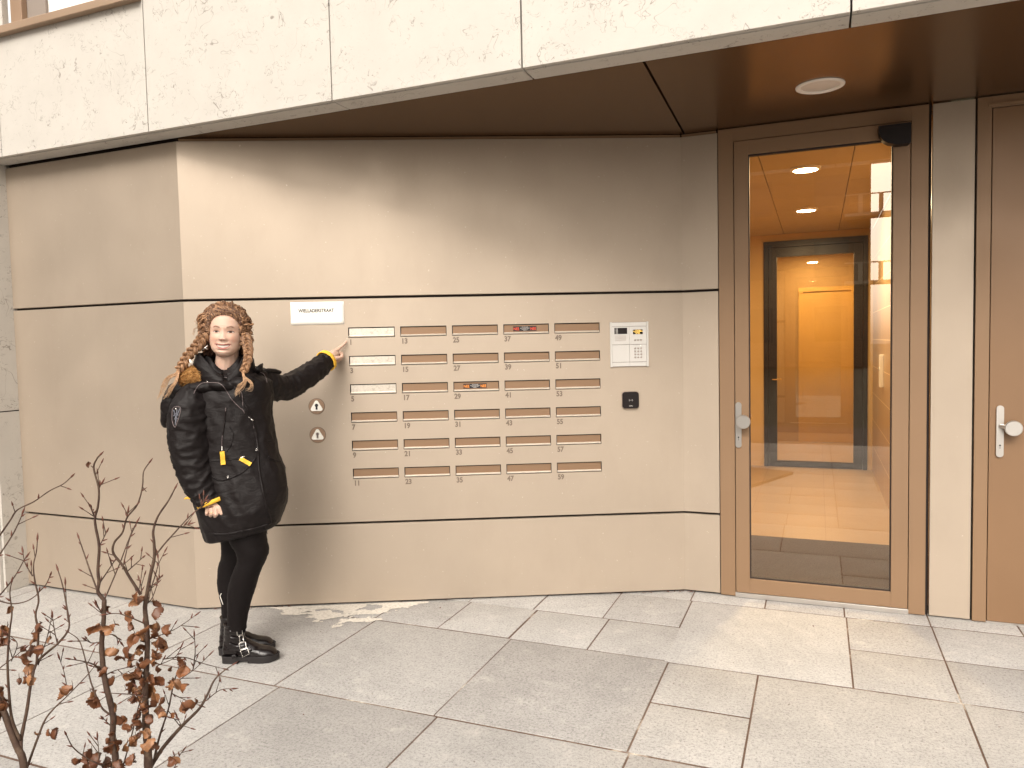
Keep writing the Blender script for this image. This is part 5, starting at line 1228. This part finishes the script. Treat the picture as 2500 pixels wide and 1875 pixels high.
B1 = [([(600,1660),(603,1600),(588,1500),(592,1400),(575,1310),(550,1210),(536,1100),(532,1000),(541,900),(545,780)], .0070, .0042, N_, (0, 0)),
 ([(545,782),(512,738),(517,690),(512,620),(518,500),(500,400),(497,350),(512,290),(516,200),(490,92),(505,45),(520,26)], .0036, .0013, T_, (0, -.03)),
 ([(516,200),(530,175)], .0012, .0007, T_, (-.02, -.02)), ([(490,92),(476,80)], .001, .0007, N_, (-.03, -.03)), ([(520,500),(540,460),(556,428)], .0012, .0007, T_, (-.01, -.02)), ([(497,352),(485,320),(478,298)], .0012, .0008, T_, (-.01, -.03)),
 ([(512,738),(482,660),(442,545),(413,460)], .0019, .0010, T_, (0, .04)), ([(522,690),(556,640),(588,592),(600,575)], .0015, .0009, T_, (0, .03)),
 ([(545,780),(580,700),(628,585),(665,485),(690,420),(714,376)], .0017, .0007, T_, (0, .06)),
 ([(775,1660),(772,1550),(764,1450),(760,1350),(758,1250),(765,1150),(770,1000),(765,900),(758,820),(770,740),(786,650),(806,560),(805,480),(801,420),(825,345),(880,262),(912,202)], .0085, .0012, T_, (.03, .0)),
 ([(814,547),(858,490),(930,410),(1000,335),(1050,297),(1080,275)], .0019, .0009, T_, (.01, .05)), ([(960,392),(985,385)], .001, .0006, T_, (.03, .03)), ([(1050,297),(1070,262)], .001, .0006, T_, (.04, .04)),
 ([(735,752),(682,670),(640,600),(592,535),(598,480),(640,428),(664,350),(718,282),(744,190),(750,112),(778,66)], .0030, .0010, T_, (.02, -.04)),
 ([(660,636),(700,600),(745,560)], .0014, .0007, T_, (0, -.04)), ([(744,190),(765,215)], .0010, .0007, N_, (-.03, -.03)), ([(664,350),(668,325)], .001, .0007, T_, (-.02, -.02)),
 ([(784,735),(812,650),(830,590),(860,530)], .0015, .0007, T_, (.02, .08)), ([(780,715),(815,690),(842,660)], .0013, .0007, T_, (.02, -.02)), ([(770,800),(800,760),(832,650),(826,560)], .0011, .0006, T_, (.02, .05)), ([(740,740),(735,700),(727,672)], .0012, .0007, T_, (.02, .04)), ([(640,620),(675,470),(705,400)], .0013, .0007, T_, (.0, .07)),
 ([(785,1655),(850,1555),(950,1440),(1040,1350),(1084,1275),(1120,1200),(1165,1155),(1213,1122)], .0048, .0009, T_, (.05, .16)), ([(1084,1300),(1150,1252),(1213,1244)], .0014, .0006, T_, (.14, .17)),
 ([(800,1640),(832,1500),(880,1350),(905,1230),(935,1130)], .0030, .0011, T_, (.06, .12)), ([(850,1090),(960,1080),(1060,1112),(1168,1140)], .0012, .0006, T_, (.08, .16)), ([(780,985),(890,945),(960,905),(1020,862)], .0012, .0006, T_, (.04, .10)), ([(1010,1140),(1020,1050),(1016,970)], .0014, .0007, T_, (.12, .12)), ([(880,1250),(950,1190),(1020,1140),(1092,1070)], .0014, .0007, T_, (.08, .14)),
 ([(545,1640),(520,1640),(440,1598),(382,1550),(347,1486)], .0020, .0008, T_, (-.02, -.10)), ([(530,1146),(490,1118),(440,1102),(370,1090)], .0017, .0008, T_, (0, -.07)), ([(580,1382),(530,1340),(482,1230),(460,1150),(432,1040),(408,985),(360,950)], .0020, .0008, T_, (0, .10)),
 ([(758,905),(700,880),(620,852),(560,855)], .0016, .0007, T_, (0, -.04)), ([(770,1290),(700,1275),(620,1270),(560,1265)], .0015, .0008, T_, (0, .0)), ([(540,1180),(600,1150),(680,1130)], .0012, .0006, T_, (0, .06)), ([(640,1660),(690,1480),(720,1350),(740,1290)], .0018, .0008, T_, (.03, -.04)), ([(590,1450),(560,1420),(540,1400)], .0012, .0006, T_, (0, -.02)),
 ([(540,860),(520,830),(505,800)], .0012, .0010, T_, (0, -.02)), ([(548,960),(600,965),(630,1000)], .0011, .0006, T_, (0, .02)), ([(530,1000),(480,1005),(450,990)], .0011, .0007, T_, (0, -.02)), ([(880,1360),(950,1450),(925,1390)], .001, .0006, T_, (.06, .06)), ([(900,1270),(960,1300),(1040,1330)], .0010, .0006, T_, (.08, .10)), ([(830,1120),(900,1090),(930,1060),(945,1030)], .0010, .0006, T_, (.05, .06)), ([(520,1640),(515,1560),(510,1500)], .001, .0006, T_, (-.05, -.06)), ([(910,1660),(935,1600),(955,1570)], .0012, .0006, T_, (.1, .1))]
L1 = [(705,785,100),(745,770,60),(800,840,85),(812,815,60),(650,880,75),(695,912,60),(740,965,95),(720,1035,85),(690,1000,80),(650,1080,100),(665,1110,80),(585,1075,85),(812,945,85),(850,950,90),(875,1035,85),(815,1010,80),(830,1000,70),(800,1080,90),(795,1095,70),(720,1190,85),(690,1235,80),(712,1245,70),(770,1255,125),(830,1210,75),(812,1150,50),(745,1105,70),(940,1120,75),(950,1160,85),(925,1225,85),(900,1235,80),(905,1215,60),(960,1335,70),(1020,1315,70),(990,1345,60),(905,1385,40),(835,1390,75),(795,1400,75),(815,1340,70),(820,1300,60),(640,1400,90),(680,1435,80),(735,1415,100),(765,1525,100),(770,1580,90),(830,1540,55),(690,1620,85),(562,832,55),(575,940,75),(560,950,60),(490,932,75),(545,1165,60),(575,1225,65),(510,1300,95),(600,1350,60),(610,1530,90),(580,1550,70),(640,1560,70),(480,1608,80),(520,1630,90),(450,1650,60),(400,1640,70),(915,1620,80),(730,1490,60),(700,1520,70),(640,1640,80),(560,1640,80),(590,1465,50),(735,1330,60),(750,1360,60),(465,76,36),(880,1140,45),(700,1280,70),(675,1170,70),(760,1000,70),(740,1130,70),(850,1010,60),(755,1180,80),(780,1205,70)]
A1_ = [([(125,1660),(115,1600),(82,1530),(42,1425),(15,1350),(-40,1230)], .0068, .0050, N_, (0, 0)), ([(108,1590),(112,1500),(140,1360),(165,1200),(200,1100),(300,1010),(350,950),(362,900),(346,800),(326,700),(304,628)], .0038, .0009, T_, (0, .06)),
 ([(104,1510),(62,1400),(46,1250),(40,1100),(50,950),(62,850),(52,750),(60,690)], .0030, .0008, T_, (0, -.05)), ([(192,1110),(200,950),(186,860),(202,780),(182,680),(175,600),(190,530),(195,470)], .0024, .0008, T_, (.02, .03)), ([(170,655),(132,590),(120,532)], .0013, .0006, T_, (.03, .05)), ([(200,742),(240,700),(262,652)], .0013, .0007, T_, (.03, .0)),
 ([(-20,775),(30,720),(82,650),(122,580),(135,560)], .0016, .0007, T_, (.02, .02)), ([(-20,780),(60,800),(130,790),(182,762),(200,742)], .0014, .0009, N_, (0, .03)), ([(-20,570),(60,450),(100,372),(116,332)], .0015, .0008, T_, (-.02, -.02)), ([(-20,470),(50,370),(92,310),(180,265),(260,210),(330,175),(370,140)], .0017, .0008, T_, (0, -.05)),
 ([(140,1660),(198,1500),(240,1400),(300,1330),(352,1282),(450,1180),(490,1132)], .0026, .0007, T_, (.02, .10)), ([(-20,1150),(60,1090),(122,1040)], .0013, .0007, T_, (-.02, -.02)), ([(360,900),(352,860),(342,700)], .0010, .0006, T_, (.05, .06)), ([(300,1010),(285,940),(275,870)], .0011, .0006, T_, (.05, .05)), ([(200,1120),(245,980),(270,870)], .0012, .0006, T_, (.03, .0)), ([(350,1240),(335,1160),(312,1090)], .0009, .0005, T_, (.08, .08)), ([(60,1100),(90,1010),(40,960)], .0010, .0006, T_, (0, -.03))]
LA_ = [(188,930,70),(200,950,55),(170,985,70),(155,1040,85),(190,1040,60),(132,1090,65),(160,1140,85),(125,1210,60),(140,1215,70),(12,940,80),(15,1010,70),(15,1255,90),(35,1330,95),(10,1380,80),(50,825,50),(190,1485,50),(262,1490,65),(345,1275,95),(242,985,40),(0,1300,80),(15,960,60)]
sapling('taller beech sapling with most curled copper leaves, right of the two', B1, L1, 1.70, 3, Vector((-1.02, 1.74, 0)))
sapling('sparser beech sapling with few dry leaves at the left edge of the photo', A1_, LA_, 1.62, 9, Vector((-1.12, 1.64, 0)))
# a few fallen leaves and crumbs along the foot of the wall and on the slabs
lb = MB(); rr = random.Random(2)
def dry(x, y, s_, z=.004):
    n = 7; a0 = rr.uniform(0, 6.28)
    vs = [(x, y, z+.004)]+[(x+s_*math.cos(a0+2*math.pi*i/n)*rr.uniform(.5, 1), y+s_*.6*math.sin(a0+2*math.pi*i/n)*rr.uniform(.5, 1), z+rr.uniform(0, .008)) for i in range(n)]
    lb.add(vs, [(0, i+1, (i+1) % n+1) for i in range(n)])
for k in range(34):
    s_ = rr.choice((rr.uniform(0, 3.0), rr.uniform(.1, .5), rr.uniform(2.4, 3.1))); q = PW(min(s_, LB+LC-.01), 0, -rr.uniform(.004, .02)); dry(q[0], q[1], rr.uniform(.004, .013))
for k in range(10):
    q = D2W(rr.uniform(-2, 1.6), rr.uniform(-2.3, -.2)); dry(q.x, q.y, rr.uniform(.003, .006), .001)
o = lb.build('leaf_litter', budm); tag(o, 'small brown leaf crumbs scattered along the foot of the metal wall', 'leaf litter', kind='stuff')
